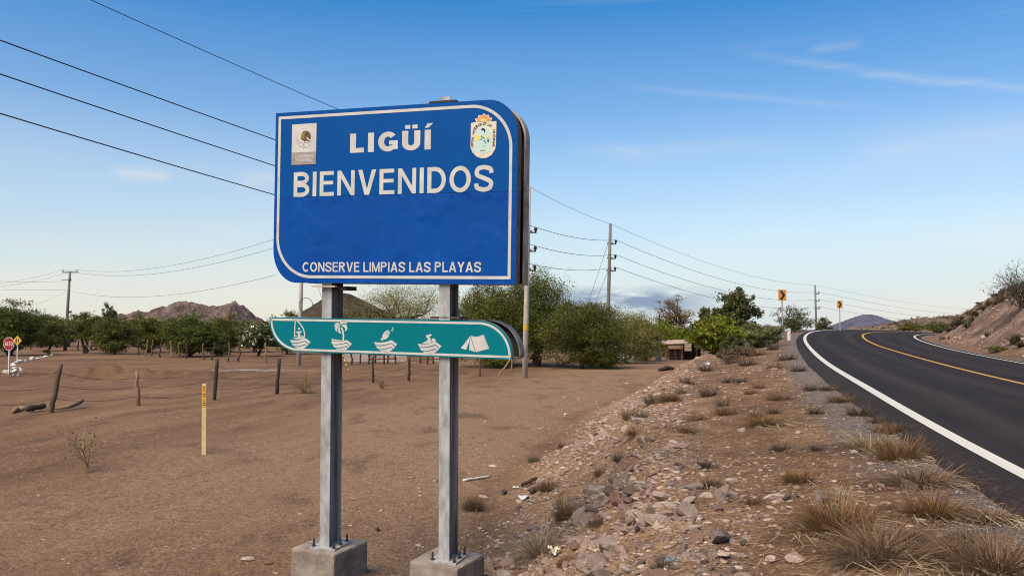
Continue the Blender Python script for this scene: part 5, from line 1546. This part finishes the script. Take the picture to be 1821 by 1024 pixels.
link('white_sheet', new_mesh('white_sheet', np.stack([xs_, ys_, zs_], -1).reshape(-1, 3), np.stack([i_, i_ + 1, i_ + 25, i_ + 24], 1), M_WPOST, True), None, 'crumpled white sheet on the ground under the olive mesquite shrub', 'sheet', loc=b)

def log_thing(name, label, pts, rad, mat, cat_, seed=1):
    r = np.random.default_rng(seed)
    P = np.array(pts)
    b = P[0]
    q = []
    for t in np.linspace(0, 1, 8):
        k = t * (len(P) - 1); i = min(int(k), len(P) - 2)
        q.append(P[i] + (P[i + 1] - P[i]) * (k - i) - b + r.normal(size=3) * rad[0] * .10)
    MB().tube(q, [np.interp(t, np.linspace(0, 1, len(rad)), rad) * (1 + .08 * r.normal()) for t in np.linspace(0, 1, 8)], 9).build(name, mat, None, True, label=label, cat=cat_, loc=b)
def up(p, z): return np.array(p) + np.array([0, 0, z])
log_thing('fallen_branch', 'yellowish fallen branch right of the thick leaning post', [up(gp(97, 730), .06), up(gp(122, 729), .10), up(gp(146, 725), .22)], [.035, .05, .075, .07], M_WOODP, 'branch')
log_thing('log', 'short dark log left of the thick leaning post', [up(gp(49, 734), .12), up(gp(78, 730), .14)], [.085, .095, .08], M_WOODD, 'log', 2)
log_thing('fallen_branch', 'pale broken branch left of the short dark log', [up(gp(23, 735), .05), up(gp(30, 732), .09), up(gp(46, 732), .10)], [.04, .08, .07], M_WOODP, 'branch', 3)
log_thing('driftwood', 'dark piece of wood lying at the end of the lane', [up(gp(1173, 660), .08), up(gp(1186, 658), .14), up(gp(1198, 658), .10)], [.10, .16, .08], M_WOODD, 'wood', 4)
log_thing('pipe', 'pale plastic pipe lying on the dirt right of the nearer post', [up(gp(824.5, 856), .02), up(gp(871, 848.5), .02)], [.022, .02], M_SIGNW, 'pipe', 5)
log_thing('stick', 'dark burnt stick among the rubble above the pipe', [up(gp(927, 867), .04), up(gp(955, 856), .06)], [.03, .025], M_WOODD, 'stick', 6)

# white painted stones by the stop sign, tyre
def ico(name, seed, sub=2, rough=.28, cuts=5, squash=(1, .85, .62), mat=None):
    r = np.random.default_rng(seed)
    bm = bmesh.new(); bmesh.ops.create_icosphere(bm, subdivisions=sub, radius=1)
    V = np.array([v.co for v in bm.verts])
    for _ in range(cuts):
        n = r.normal(size=3); n /= np.linalg.norm(n)
        d = .42 + .3 * r.random()
        s_ = V @ n
        V = V - np.outer(np.clip(s_ - d, 0, None), n)
    V *= (1 + rough * fbm(V[:, 0] * 1.9 + seed, V[:, 1] * 1.9 + V[:, 2] * 2.3, seed, 3))[:, None]
    V *= np.array(squash) * (1 + .18 * r.normal(size=3))
    for v, c in zip(bm.verts, V): v.co = c
    me = bpy.data.meshes.new(name); bm.to_mesh(me); bm.free()
    if mat: me.materials.append(mat)
    return me
M_WSTONE = simple('whitewashed_stone', lin(222, 212, 196), lin(184, 168, 150), 3, .9, 0, .4, .02)
WST = [ico('white_stone', 300 + k, 2, mat=M_WSTONE) for k in range(4)]
for k, (x_, y_) in enumerate([(80, 722), (140, 712), (185, 706), (195, 670), (245, 662), (170, 630), (205, 597), (158, 612), (245, 577), (312, 567), (400, 558), (470, 542), (520, 527), (560, 519), (597, 513), (632, 502), (235, 742), (170, 747), (262, 688)]):
    b = gp(x_ / 7.0, 560 + y_ / 7.0 + .8)
    s_ = (.26, .2, .16, .24, .12)[k % 5] * (1.0 if k < 12 else .8) * (.6 if k > 15 else 1)
    link('white_stone', WST[k % 4], None, 'whitewashed stone in the row that edges the side road by the stop sign', 'stone', 'whitewashed stones by the stop sign', None, b + np.array([0, 0, s_ * .3]), (0, 0, k * 1.3), s_)
b = gp(166, 623)
M_RUB = simple('black_rubber', lin(34, 32, 32), lin(26, 24, 24), 8, .8)
ty = empty('tyre', 'black tyre standing upright by the farther stake fence', 'tyre', b, (0, 0, .4))
me = bpy.data.meshes.new('tread')
ringv, ringf = [], []
for i in range(24):
    g = 2 * math.pi * i / 24
    for j, (rr, dy) in enumerate(((.20, -.09), (.33, -.10), (.36, -.05), (.36, .05), (.33, .10), (.20, .09))):
        ringv.append((rr * math.cos(g), dy, .34 + rr * math.sin(g)))
        ringf.append((i * 6 + j, i * 6 + (j + 1) % 6, ((i + 1) % 24) * 6 + (j + 1) % 6, ((i + 1) % 24) * 6 + j))
link('tread', new_mesh('tread', ringv, ringf, M_RUB, True), ty)

# ------------------------------------------------------------------ stones on the bank
def stone_mat(name, island):
    m, nt, bs = mat_new(name)
    if island: rnd = N(nt, 'ShaderNodeNewGeometry').outputs['Random Per Island']
    else: rnd = N(nt, 'ShaderNodeObjectInfo').outputs['Random']
    vec = N(nt, 'ShaderNodeTexCoord').outputs['Object'] if not island else N(nt, 'ShaderNodeNewGeometry').outputs['Position']
    c = ramp(nt, rnd, [(0, lin(108, 90, 80)), (.2, lin(150, 127, 110)), (.45, lin(172, 149, 130)), (.62, lin(134, 115, 104)), (.8, lin(186, 166, 148)), (.93, lin(140, 108, 92)), (1, lin(92, 81, 78))])
    n = noise(nt, vec, 2.2 if not island else 30, 6, .65)
    c = mix(nt, 1.0, c, ramp(nt, n, [(.3, .7), (.5, 1.0), (.7, 1.18)]), 'MULTIPLY')
    nt.links.new(c, bs.inputs['Base Color'])
    bs.inputs['Roughness'].default_value = .95
    bs.inputs['Specular IOR Level'].default_value = .15
    bump(nt, bs, noise(nt, vec, 6 if not island else 60, 6, .7), .7, .08 if not island else .006)
    return m
M_STONE, M_STONEI = stone_mat('bank_stone', False), stone_mat('bank_rubble', True)
ROCKM = [ico('rock', 400 + k, 2, .12, 16, mat=M_STONE) for k in range(12)]
# hand-placed conspicuous ones: px, py of foot, width in px, flatness, colour
def tint(name, c1, c2): return simple(name, c1, c2, 3, .95, 0, .5, .05)
T_RED, T_PALE, T_DARK, T_PINK = tint('rust_brown_rock', lin(150, 108, 78), lin(112, 78, 56)), tint('pale_rock', lin(190, 168, 146), lin(160, 136, 116)), tint('dark_rock', lin(84, 72, 68), lin(60, 50, 48)), tint('pinkish_rock', lin(172, 138, 120), lin(140, 110, 96))
SPECIAL = [(1096, 895, 30, .9, T_RED, 'pointed rust-brown rock, tallest on the rubble bank'), (1038, 985, 34, .9, T_PINK, 'upright pinkish block near the clump of dry grass'), (1010, 1008, 40, .5, T_RED, 'flat reddish rock low on the bank near the bottom edge'),
           (1052, 938, 22, .85, T_DARK, 'small dark cube-like rock in the middle of the bank'), (949, 878, 26, .7, T_DARK, 'dark grey rock beside the white paper scrap'), (897, 880, 14, .9, T_DARK, 'small dark stone standing alone at the foot of the bank'),
           (1110, 985, 28, .8, T_PINK, 'grey-pink rock below the pale slabs'), (1170, 940, 30, .55, T_PALE, 'pale tilted slab on the bench, left of a pair'), (1188, 947, 26, .5, T_PALE, 'pale tilted slab on the bench, right of a pair'),
           (1211, 948, 16, .8, T_PINK, 'small upright stone right of the pale slabs'), (1288, 992, 42, .4, T_PALE, 'broad flat pale stone near the blue ring'), (1302, 858, 26, .42, T_PALE, 'smooth pale flat stone right of a small tussock'),
           (1258, 885, 26, .4, T_PALE, 'pale flat stone in the middle of the bench'), (1156, 883, 22, .5, T_PINK, 'tan stone right of the pointed rust-brown rock'), (1206, 797, 30, .45, T_PINK, 'broad tan boulder half buried at the bank crest'),
           (1386, 890, 42, .38, T_PALE, 'wide flat stone left of the grey tussock'), (1377, 1000, 32, .5, T_PALE, 'pale stone at the bottom edge, left of a pair'), (1417, 998, 34, .4, T_PALE, 'pale stone at the bottom edge, right of a pair'),
           (438, 998, 22, .4, T_PALE, 'pale flat stone on the dirt left of the farther footing'), (476, 1004, 20, .35, T_RED, 'thin brownish flat stone close to the farther footing'), (671, 944, 12, .8, T_DARK, 'small dark stone between the two footings')]
for k, (px, py, wpx, fl, mm, lab) in enumerate(SPECIAL):
    b = gp(px, py)
    w_ = wpx * b[1] / FOC * .55
    me = ico('rock', 700 + k, 3, .22, 8, (1, .9, 1), mm)
    me.polygons.foreach_set('use_smooth', np.zeros(len(me.polygons), dtype=bool))
    link('rock', me, None, lab, 'rock', 'rocks of the roadside bank', None, b + np.array([0, w_ * .5, w_ * fl * .45]), (random.uniform(-.2, .2), random.uniform(-.2, .2), random.uniform(0, 6)), (w_, w_ * .9, w_ * fl))
r = np.random.default_rng(99)
NR = 24000
ry_ = 4.0 + 50 * r.random(NR) ** 1.9
cxr = np.interp(ry_, ry[ry.argsort()], rx[ry.argsort()])
hr_ = np.interp(ry_, ry[ry.argsort()], hh[ry.argsort()])
et_ = np.interp(ry_, TOE_Y, TOE_E)
zone = r.random(NR)
ee = np.where(zone < .62, et_ * (.46 + .55 * r.beta(2, 1.7, NR)), np.where(zone < .90, et_ * (.12 + .5 * r.random(NR)), et_ * (1 + .45 * r.random(NR) ** 2)))
rxp = cxr - (ee + PAVE_L) / np.cos(hr_)
ryp = ry_
patch = fbm(rxp * .8, ryp * .8, 77, 3)
sz = np.exp(r.normal(-3.66, .58, NR)) * np.where(zone < .62, 1.0, .72)
sz = np.clip(sz * (1 + .5 * patch), .008, .13)
keep = (r.random(NR) < np.where(zone < .62, .95, np.where(patch > -.1, .85, .35))) & (np.hypot(rxp, ryp) > 3.6)
rxp, ryp, sz = rxp[keep], ryp[keep], sz[keep]
d_, _, _, _ = road_coords(rxp, ryp)
ok_ = (-d_ - PAVE_L) > .5
rxp, ryp, sz = rxp[ok_], ryp[ok_], sz[ok_]
rzp = terrain(rxp, ryp)
# only what stands in view counts for the individual stones
depth_ = ryp
inview = np.abs(rxp / ryp) < .6
appar = np.where(inview & ((CAMZ - rzp) / ryp < .305), sz / depth_, 0)
order = np.argsort(-appar)
solo = order[:280]; rest = order[280:]
for k in solo:
    s_ = float(sz[k])
    fl = .55 + .5 * r.random()
    link('rock', ROCKM[int(k) % 12], None, 'loose angular stone lying among the rubble of the roadside bank', 'rock', 'loose stones of the roadside bank', None,
         (rxp[k], ryp[k], rzp[k] + s_ * .10), (r.normal() * .35, r.normal() * .35, r.random() * 6.3), (s_ * (1 + .4 * r.random()), s_, s_ * fl * 1.25))
def scatter(name, X_, Y_, Z_, Sz, base_sub, mat, label, seed):
    rr = np.random.default_rng(seed)
    prot = []
    for k in range(8):
        me = ico('tmp', seed + k, base_sub, .15, 12)
        v = np.empty(len(me.vertices) * 3, dtype=np.float32); me.vertices.foreach_get('co', v)
        f = np.array([p.vertices[:] for p in me.polygons])
        prot.append((v.reshape(-1, 3), f)); bpy.data.meshes.remove(me)
    nv, nf = len(prot[0][0]), len(prot[0][1])
    n = len(X_)
    V = np.empty((n, nv, 3), dtype=np.float32); Fc = np.empty((n, nf, 3), dtype=np.int64)
    for i in range(n):
        pv, pf = prot[i % 8]
        a = rr.random() * 6.3; c, s = math.cos(a), math.sin(a)
        q = pv * np.array([1 + .4 * rr.random(), 1, .7 + .4 * rr.random()])
        V[i, :, 0] = (q[:, 0] * c - q[:, 1] * s) * Sz[i] + X_[i]
        V[i, :, 1] = (q[:, 0] * s + q[:, 1] * c) * Sz[i] + Y_[i]
        V[i, :, 2] = q[:, 2] * Sz[i] + Z_[i] + Sz[i] * .06
        Fc[i] = pf + i * nv
    return link(name, new_mesh(name, V.reshape(-1, 3), Fc.reshape(-1, 3), mat), None, label, None, None, 'stuff')
scatter('rubble', rxp[rest], ryp[rest], rzp[rest], sz[rest], 1, M_STONEI, 'small stones and rubble strewn over the roadside bank', 500)
# pebbles on the lane and in the rows the grader left
NP = 16000
py_ = 6.5 + 42 * r.random(NP) ** 1.7
px_ = py_ * (-.64 + .66 * r.random(NP))
A_, B_ = gp(0, 790), gp(520, 702)
nrow = 2200
tt_ = r.random(nrow)
rowx = A_[0] + (B_[0] - A_[0]) * tt_ + r.normal(size=nrow) * .35; rowy = A_[1] + (B_[1] - A_[1]) * tt_ + r.normal(size=nrow) * .45
A2, B2 = gp(130, 850), gp(480, 790)
row2x = A2[0] + (B2[0] - A2[0]) * tt_[:900] + r.normal(size=900) * .3; row2y = A2[1] + (B2[1] - A2[1]) * tt_[:900] + r.normal(size=900) * .25
px_ = np.concatenate([px_, rowx, row2x]); py_ = np.concatenate([py_, rowy, row2y])
ps_ = np.clip(np.exp(r.normal(-4.65, .5, len(px_))) * (1 + .012 * py_), .004, .05)
kk = fbm(px_ * .5, py_ * .5, 33, 3) + r.random(len(px_)) * .8 > .25
px_, py_, ps_ = px_[kk], py_[kk], ps_[kk]
scatter('pebbles', px_, py_, terrain(px_, py_) - ps_ * .25, ps_, 1, M_STONEI, 'small pebbles scattered over the bare dirt', 600)
# gravel spilled along the asphalt
NG = 7000
gs = 12 + 50 * r.random(NG) ** 1.8
gi = np.clip((gs / DS).astype(int), 0, len(rx) - 1)
go = -(PAVE_L + .08 + np.abs(r.normal(size=NG)) * .38)
gx_, gy_ = rx[gi] + nx[gi] * go + r.normal(size=NG) * .1, ry[gi] + ny[gi] * go + r.normal(size=NG) * .1
gsz = np.clip(np.exp(r.normal(-4.75, .35, NG)), .005, .025)
M_GRAV = leafy('gravel_stone', [lin(78, 72, 72), lin(110, 102, 98), lin(140, 130, 124), lin(168, 158, 150), lin(92, 82, 78)], .95, 0)
scatter('gravel', gx_, gy_, terrain(gx_, gy_), gsz, 1, M_GRAV, 'grey gravel along the edge of the asphalt', 640)
# stones on the cut slope across the road
NH = 3500
hs = 30 + 60 * r.random(NH); hi_ = np.clip((hs / DS).astype(int), 0, len(rx) - 1)
ho = PAVE_R + .9 + 9 * r.random(NH)
hx_, hy_ = rx[hi_] + nx[hi_] * ho, ry[hi_] + ny[hi_] * ho
hsz = np.clip(np.exp(r.normal(-2.9, .6, NH)), .02, .28)
scatter('hillside_rubble', hx_, hy_, terrain(hx_, hy_), hsz, 1, M_STONEI, 'stones strewn over the cut slope across the road', 660)
for k, (px, py, w_, lab) in enumerate(((1674, 604, 11, 'dark boulder at the foot of the cut slope by the inner edge line'), (1687, 604, 8, 'smaller dark boulder right of the larger one at the slope foot'))):
    b = gp(px, py); s_ = w_ * b[1] / FOC * .6
    link('rock', ico('rock', 720 + k, 2, .25, 8, (1, .9, .8), T_DARK), None, lab, 'rock', None, None, b + np.array([0, 0, s_ * .35]), (0, 0, k), s_)

# ------------------------------------------------------------------ dry grass
M_TUFT = leafy('dry_grass_grey', [lin(88, 64, 42), lin(118, 88, 57), lin(144, 108, 70), lin(106, 80, 54), lin(172, 134, 85)], .8, .2)
M_TUFT2 = leafy('dry_grass_tan', [lin(91, 69, 51), lin(119, 92, 67), lin(142, 112, 80), lin(102, 80, 60), lin(167, 136, 99)], .8, .2)
M_STRAW = leafy('straw', [lin(150, 126, 96), lin(172, 150, 118), lin(128, 106, 80), lin(186, 166, 136)], .8, .15)
def tuft_mesh(name, n, seed, mat, spread=.55, stiff=.5, wid=.0075):
    """blades 1 m high at most, spreading from a small base"""
    r = np.random.default_rng(seed)
    v, f = [], []
    az = r.random(n) * 6.283
    rad = np.sqrt(r.random(n)) * .42 * (1 + .35 * np.sin(3 * az + seed) * np.sin(5 * az + 2 * seed))
    lean = (.12 + 1.3 * (rad / .42) ** .7 * r.random(n) ** .8) * spread
    Lh = (.35 + .65 * r.random(n)) * np.where(r.random(n) < .3, .5, 1)
    for i in range(n):
        b = np.array([math.cos(az[i]) * rad[i], math.sin(az[i]) * rad[i], -.03])
        a2 = az[i] + r.normal() * .8
        d = np.array([math.cos(a2) * math.sin(lean[i]), math.sin(a2) * math.sin(lean[i]), math.cos(lean[i])])
        bend = np.array([math.cos(a2), math.sin(a2), -.9]) * stiff * Lh[i] * (.2 + 1.1 * r.random() ** 2)
        side = np.array([-math.sin(a2 + r.normal()), math.cos(a2 + r.normal()), 0]) * wid * (.5 + .8 * r.random())
        o = len(v)
        for t, w in ((0, 1), (.4, .9), (.75, .6), (1, .12)):
            p = b + d * Lh[i] * t + bend * t * t * .6
            v += [p - side * w, p + side * w]
        f += [(o, o + 1, o + 3, o + 2), (o + 2, o + 3, o + 5, o + 4), (o + 4, o + 5, o + 7, o + 6)]
    return new_mesh(name, v, np.array(f), mat)
TUFTS = [tuft_mesh('grass_tussock', 1500, 800, M_TUFT, 1.1, .45, .0055), tuft_mesh('grass_tussock', 1500, 801, M_TUFT2, 1.4, .7, .006), tuft_mesh('grass_tussock', 1200, 802, M_TUFT2, 1.6, .8, .0065), tuft_mesh('grass_tussock', 900, 803, M_TUFT, .95, .15, .0075),
         tuft_mesh('grass_tussock', 700, 804, M_STRAW, 1.5, .5, .010), tuft_mesh('grass_tussock', 1600, 805, M_TUFT, 1.3, .6, .0055), tuft_mesh('grass_tussock', 1300, 806, M_TUFT2, 1.5, .9, .006), tuft_mesh('grass_tussock', 1700, 807, M_TUFT2, 1.25, .5, .0055)]
M_TUFT3 = leafy('dead_scrub_grey', [lin(72, 58, 48), lin(96, 80, 66), lin(116, 98, 80), lin(84, 70, 60)], .85, .1)
TSMALL = [tuft_mesh('grass_tussock', 520, 830 + k, M_TUFT3 if k % 3 else M_TUFT2, 1.25, .5, .009) for k in range(6)]
BIG = [(1490, 940, 130, 88, 'largest grey tussock of dry grass, left of the group by the gravel'), (1570, 985, 170, 80, 'sprawling tan tussock at the bottom of the roadside group'), (1640, 858, 125, 56, 'wide tan tussock nearest the asphalt edge'), (1600, 815, 90, 58, 'grey-brown tussock behind the wide tan one'),
       (1545, 795, 85, 50, 'pale straw-coloured broken tussock beside the gravel'), (1660, 915, 110, 66, 'leaning tussock between the wide tan one and the bottom edge'), (1762, 925, 80, 40, 'low tan tussock on the gravel near the photo\'s right edge'), (1770, 1010, 170, 92, 'tall dry tussock in the bottom right corner'),
       (1418, 856, 56, 34, 'small dark tussock alone on the bench left of the largest grey one'), (1266, 864, 48, 30, 'small tussock on the bench beside the smooth pale stone'), (1224, 768, 42, 24, 'dark low tussock at the top of the rubble'), (1365, 755, 70, 24, 'pair-like low tussock in the middle of the bench'),
       (958, 985, 84, 86, 'tall grey grass clump on the bank just right of the nearer footing'), (1004, 925, 44, 66, 'upright grey grass clump above the tall one on the bank'), (1070, 930, 36, 28, 'small round tussock beside the pointed rust-brown rock'), (842, 906, 40, 46, 'dark spiky tussock standing alone right of the nearer post'),
       (975, 872, 40, 34, 'grey tussock behind the dark burnt stick'), (1190, 712, 44, 30, 'dark tussock on the bank edge beside the lane'), (1128, 772, 34, 26, 'grey tussock halfway up the bank slope'), (1585, 770, 60, 26, 'flat brown tussock at the gravel\'s edge'), (1500, 885, 60, 30, 'reddish-tan tussock behind the largest grey one')]
for k, (px, py, w_, h_, lab) in enumerate(BIG):
    b = gp(px, py)
    m = b[1] / FOC
    sx_, sz_ = w_ * m / 1.2, h_ * m / .98
    link('grass_tussock', TUFTS[k % 8], None, lab, 'grass tussock', 'dry grass tussocks beside the road', None, b, (0, 0, k * 1.1), (sx_, sx_ * .9, sz_))
SM = [(1290, 737, 36, 22), (1285, 722, 28, 16), (1260, 704, 34, 20), (1385, 710, 44, 18), (1440, 694, 30, 14), (1470, 694, 34, 14), (1495, 714, 48, 18), (1527, 738, 44, 22), (1450, 735, 34, 16), (1240, 747, 30, 16), (1345, 742, 30, 14), (1160, 717, 30, 20), (1118, 746, 30, 26), (1140, 752, 26, 20), (950, 820, 24, 14), (1000, 795, 20, 12),
      (1295, 680, 24, 12), (1318, 680, 24, 12), (1350, 690, 26, 12), (1400, 640, 36, 14), (1420, 660, 30, 12), (1380, 655, 34, 12), (1330, 650, 36, 16), (1300, 646, 30, 14), (1350, 632, 30, 14), (1375, 622, 26, 14), (1255, 660, 30, 16), (1220, 682, 30, 18), (1210, 700, 24, 14), (1560, 752, 34, 16), (1500, 690, 26, 10), (1390, 800, 40, 16), (1250, 830, 34, 18), (1340, 895, 30, 16), (1450, 800, 30, 14), (1525, 1005, 60, 30), (1690, 985, 70, 34), (1620, 960, 60, 28), (1180, 1010, 36, 24), (1335, 700, 26, 12), (1375, 735, 28, 14), (1100, 820, 24, 18), (1065, 845, 24, 20), (1720, 960, 60, 24)]
for k, (px, py, w_, h_) in enumerate(SM):
    b = gp(px, py)
    m = b[1] / FOC
    sx_, sz_ = w_ * m / 1.1, h_ * m / .62
    link('grass_tussock', TSMALL[k % 6], None, 'small low tuft of dry grass dotted over the roadside bench', 'grass tussock', 'small tufts of the roadside bench', None, b, (0, 0, k * 1.7), (sx_, sx_ * .9, sz_))
# dry scrub on the cut slope and the ridge behind it
def scrub(name, X_, Y_, Z_, Sx, Sz_, mat, label, seed, nb=90):
    rr = np.random.default_rng(seed)
    vv = []
    for x_, y_, z_, a_, b_ in zip(X_, Y_, Z_, Sx, Sz_):
        th = rr.random(nb) * 6.283; ln = rr.random(nb) * 1.1; h = (.4 + .6 * rr.random(nb)) * b_
        dx, dy = np.cos(th) * np.sin(ln) * a_, np.sin(th) * np.sin(ln) * a_
        bx, by = np.cos(th) * .2 * a_ * rr.random(nb), np.sin(th) * .2 * a_ * rr.random(nb)
        w = .05 * a_ + .006
        c, s_ = np.cos(th + 1.5), np.sin(th + 1.5)
        q = np.stack([np.stack([x_ + bx - c * w, y_ + by - s_ * w, np.full(nb, z_ - .03)], -1), np.stack([x_ + bx + c * w, y_ + by + s_ * w, np.full(nb, z_ - .03)], -1),
                      np.stack([x_ + bx + dx + c * w * .5, y_ + by + dy + s_ * w * .5, z_ + h * np.cos(ln)], -1), np.stack([x_ + bx + dx - c * w * .5, y_ + by + dy - s_ * w * .5, z_ + h * np.cos(ln)], -1)], 1)
        vv.append(q.reshape(-1, 3))
    v_ = np.concatenate(vv)
    return link(name, new_mesh(name, v_, np.arange(len(v_)).reshape(-1, 4), mat), None, label, None, None, 'stuff')
M_SCRUB = leafy('scrub_twig', [lin(70, 60, 48), lin(96, 82, 64), lin(84, 78, 52), lin(122, 104, 82), lin(62, 55, 46)], .9, .1)
ns_ = 1500
ss_ = 25 + 85 * r.random(ns_); si_ = np.clip((ss_ / DS).astype(int), 0, len(rx) - 1); so_ = PAVE_R + 1.5 + 13 * r.random(ns_) ** .8
qx, qy = rx[si_] + nx[si_] * so_, ry[si_] + ny[si_] * so_
q_ = fbm(qx * .25, qy * .25, 12, 3) + .5 * (so_ > PAVE_R + 5) > -.05
qx, qy = qx[q_], qy[q_]
scrub('scrub', qx, qy, terrain(qx, qy), .22 + .5 * r.random(len(qx)) ** 2, .18 + .5 * r.random(len(qx)) ** 2, M_SCRUB, 'low dry scrub growing over the cut slope', 3)
rc = np.empty(len(ridge.data.vertices) * 3, dtype=np.float32); ridge.data.vertices.foreach_get('co', rc); rc = rc.reshape(-1, 3)
pick = r.choice(np.nonzero((rc[:, 1] < 240) & (rc[:, 2] > .3))[0], 2600)
rp = rc[pick] + np.stack([r.normal(size=2600) * .5, r.normal(size=2600) * .3, np.zeros(2600)], -1)
scrub('ridge_scrub', rp[:, 0], rp[:, 1], rp[:, 2] - .1, .35 + .5 * r.random(2600), .35 + .7 * r.random(2600) ** 2, M_SCRUB, 'dry scrub dotted over the low ridge behind the bend', 4, 22)
# flattened dead stems round the larger tussocks
v = []
for k, (px, py, w_, h_, lab) in enumerate(BIG):
    b = gp(px, py); m = b[1] / FOC
    n_ = 90 if w_ > 60 else 30
    aa = r.random(n_) * 6.283; rr0 = w_ * m * (.25 + .55 * r.random(n_))
    X_, Y_ = b[0] + np.cos(aa) * rr0, b[1] + np.sin(aa) * rr0
    Z_ = terrain(X_, Y_)
    for x_, y_, z_, a in zip(X_, Y_, Z_, aa):
        a += r.normal() * .6; L_ = w_ * m * (.10 + .22 * r.random()); w = .0016 + .0016 * r.random()
        dx, dy, ex, ey = math.cos(a) * L_, math.sin(a) * L_, -math.sin(a) * w, math.cos(a) * w
        z1, z2 = z_ + .012 + .03 * r.random(), z_ + .008
        v += [(x_ - dx - ex, y_ - dy - ey, z1), (x_ - dx + ex, y_ - dy + ey, z1 + w), (x_ + dx + ex, y_ + dy + ey, z2 + w), (x_ + dx - ex, y_ + dy - ey, z2)]
link('dead_stems', new_mesh('dead_stems', v, np.arange(len(v)).reshape(-1, 4), M_STRAW), None, 'flattened dead stems lying round the larger tussocks', None, None, 'stuff')
# straw litter
NS = 9000
sy = 4.3 + 14 * r.random(NS) ** 1.6
scx = np.interp(sy, ry[ry.argsort()], rx[ry.argsort()])
se = .25 + 3.6 * r.random(NS) ** .9
sx_ = scx - se - PAVE_L
cl_ = fbm(sx_ * .9, sy * .9, 55, 3) + .35 * (se < 2.2) + r.random(NS) * .5 > .22
sx_, sy = sx_[cl_], sy[cl_]
sz0 = terrain(sx_, sy)
v = []
for x_, y_, z_ in zip(sx_, sy, sz0):
    a = r.random() * 6.3; L_ = .02 + .08 * r.random() ** 3; w = .0008 + .0010 * r.random()
    dx, dy = math.cos(a) * L_, math.sin(a) * L_
    nx_, ny_ = -math.sin(a) * w, math.cos(a) * w
    z1, z2 = z_ + .006, z_ + .008 + .03 * r.random()
    v += [(x_ - dx - nx_, y_ - dy - ny_, z1), (x_ - dx + nx_, y_ - dy + ny_, z1 + w), (x_ + dx + nx_, y_ + dy + ny_, z2 + w), (x_ + dx - nx_, y_ + dy - ny_, z2)]
link('straw', new_mesh('straw', v, np.arange(len(v)).reshape(-1, 4), M_STRAW), None, 'dry straw littering the roadside bench', None, None, 'stuff')

# stones and tufts that lie next to something conspicuous are told apart by it
def to_px(p):
    x, y, z = p[0], p[1], p[2] - CAMZ
    c, s_ = math.cos(PITCH), math.sin(PITCH)
    d = y * c + z * s_
    return CX + FOC * x / d, CY - FOC * (-y * s_ + z * c) / d
marks = [(q[0], q[1], q[-1].split(',')[0]) for q in SPECIAL + BIG if 'pair' not in q[-1]]
def tell_apart(group, noun, reach):
    obs = [(o, *to_px(o.location)) for o in scene.objects if o.get('group') == group]
    used = set()
    for mx_, my_, short in marks:
        if len(short.split()) > 10: continue
        for side, word in ((-1, 'left'), (1, 'right')):
            best = [(math.hypot(px - mx_, py - my_), o) for o, px, py in obs if o.name not in used and 0 < (px - mx_) * side < reach and abs(py - my_) < 16 and 0 < px < 1821 and py < 1020]
            if best:
                o = min(best, key=lambda t: t[0])[1]
                used.add(o.name)
                o['label'] = noun + ' just ' + word + ' of the ' + short
tell_apart('loose stones of the roadside bank', 'loose stone', 60)
tell_apart('small tufts of the roadside bench', 'small tuft', 110)

# ------------------------------------------------------------------ litter
def scrap(label, px, py, w_, h_, mat, seed, name='paper_scrap', cat_='litter'):
    b = gp(px, py)
    xs, ys = np.meshgrid(np.linspace(-1, 1, 9), np.linspace(-1, 1, 7))
    m = b[1] / FOC
    X_, Y_ = xs * w_ * m / 2, ys * w_ * m / 3
    Z_ = (.5 + fbm(xs * 1.3 + seed, ys * 1.3, seed, 3) * .9) * h_ * m
    i = (np.arange(6)[:, None] * 9 + np.arange(8)[None, :]).ravel()
    link(name, new_mesh(name, np.stack([X_, Y_, Z_], -1).reshape(-1, 3), np.stack([i, i + 1, i + 10, i + 9], 1), mat), None, label, cat_, 'litter on the bank', None, b + np.array([0, 0, .01]), (0, 0, seed * .7))
scrap('crumpled white paper scrap beside the dark grey rock', 932, 888, 22, 8, M_WPOST, 1)
scrap('white plastic bag on the bank crest at the lane\'s end', 1258, 650, 13, 5, M_WPOST, 2, 'plastic_bag')
scrap('torn cream paper strip below the tall grey grass clump', 985, 990, 20, 20, M_SIGNW2, 3)
scrap('small white scrap in front of the white paper scrap', 917, 869, 10, 4, M_WPOST, 4)
scrap('tiny white scrap on the bare lane beyond the bank', 1005, 738, 6, 3, M_WPOST, 5)
scrap('white scrap on the cut slope beside the weed clump', 1781, 622, 7, 4, M_WPOST, 6)
b = gp(1197, 996)
rr_ = 11 * b[1] / FOC
M_BLUEP = simple('blue_plastic', lin(96, 150, 190), None, rough=.4)
MB().tube([(rr_ * math.cos(g), rr_ * .8 * math.sin(g), .012 + .008 * math.sin(3 * g)) for g in np.linspace(0, 2 * math.pi, 21)], .005, 5).build('plastic_ring', M_BLUEP, None, True, label='light blue plastic ring lying on the dirt near the bottom edge', cat='litter', loc=b)
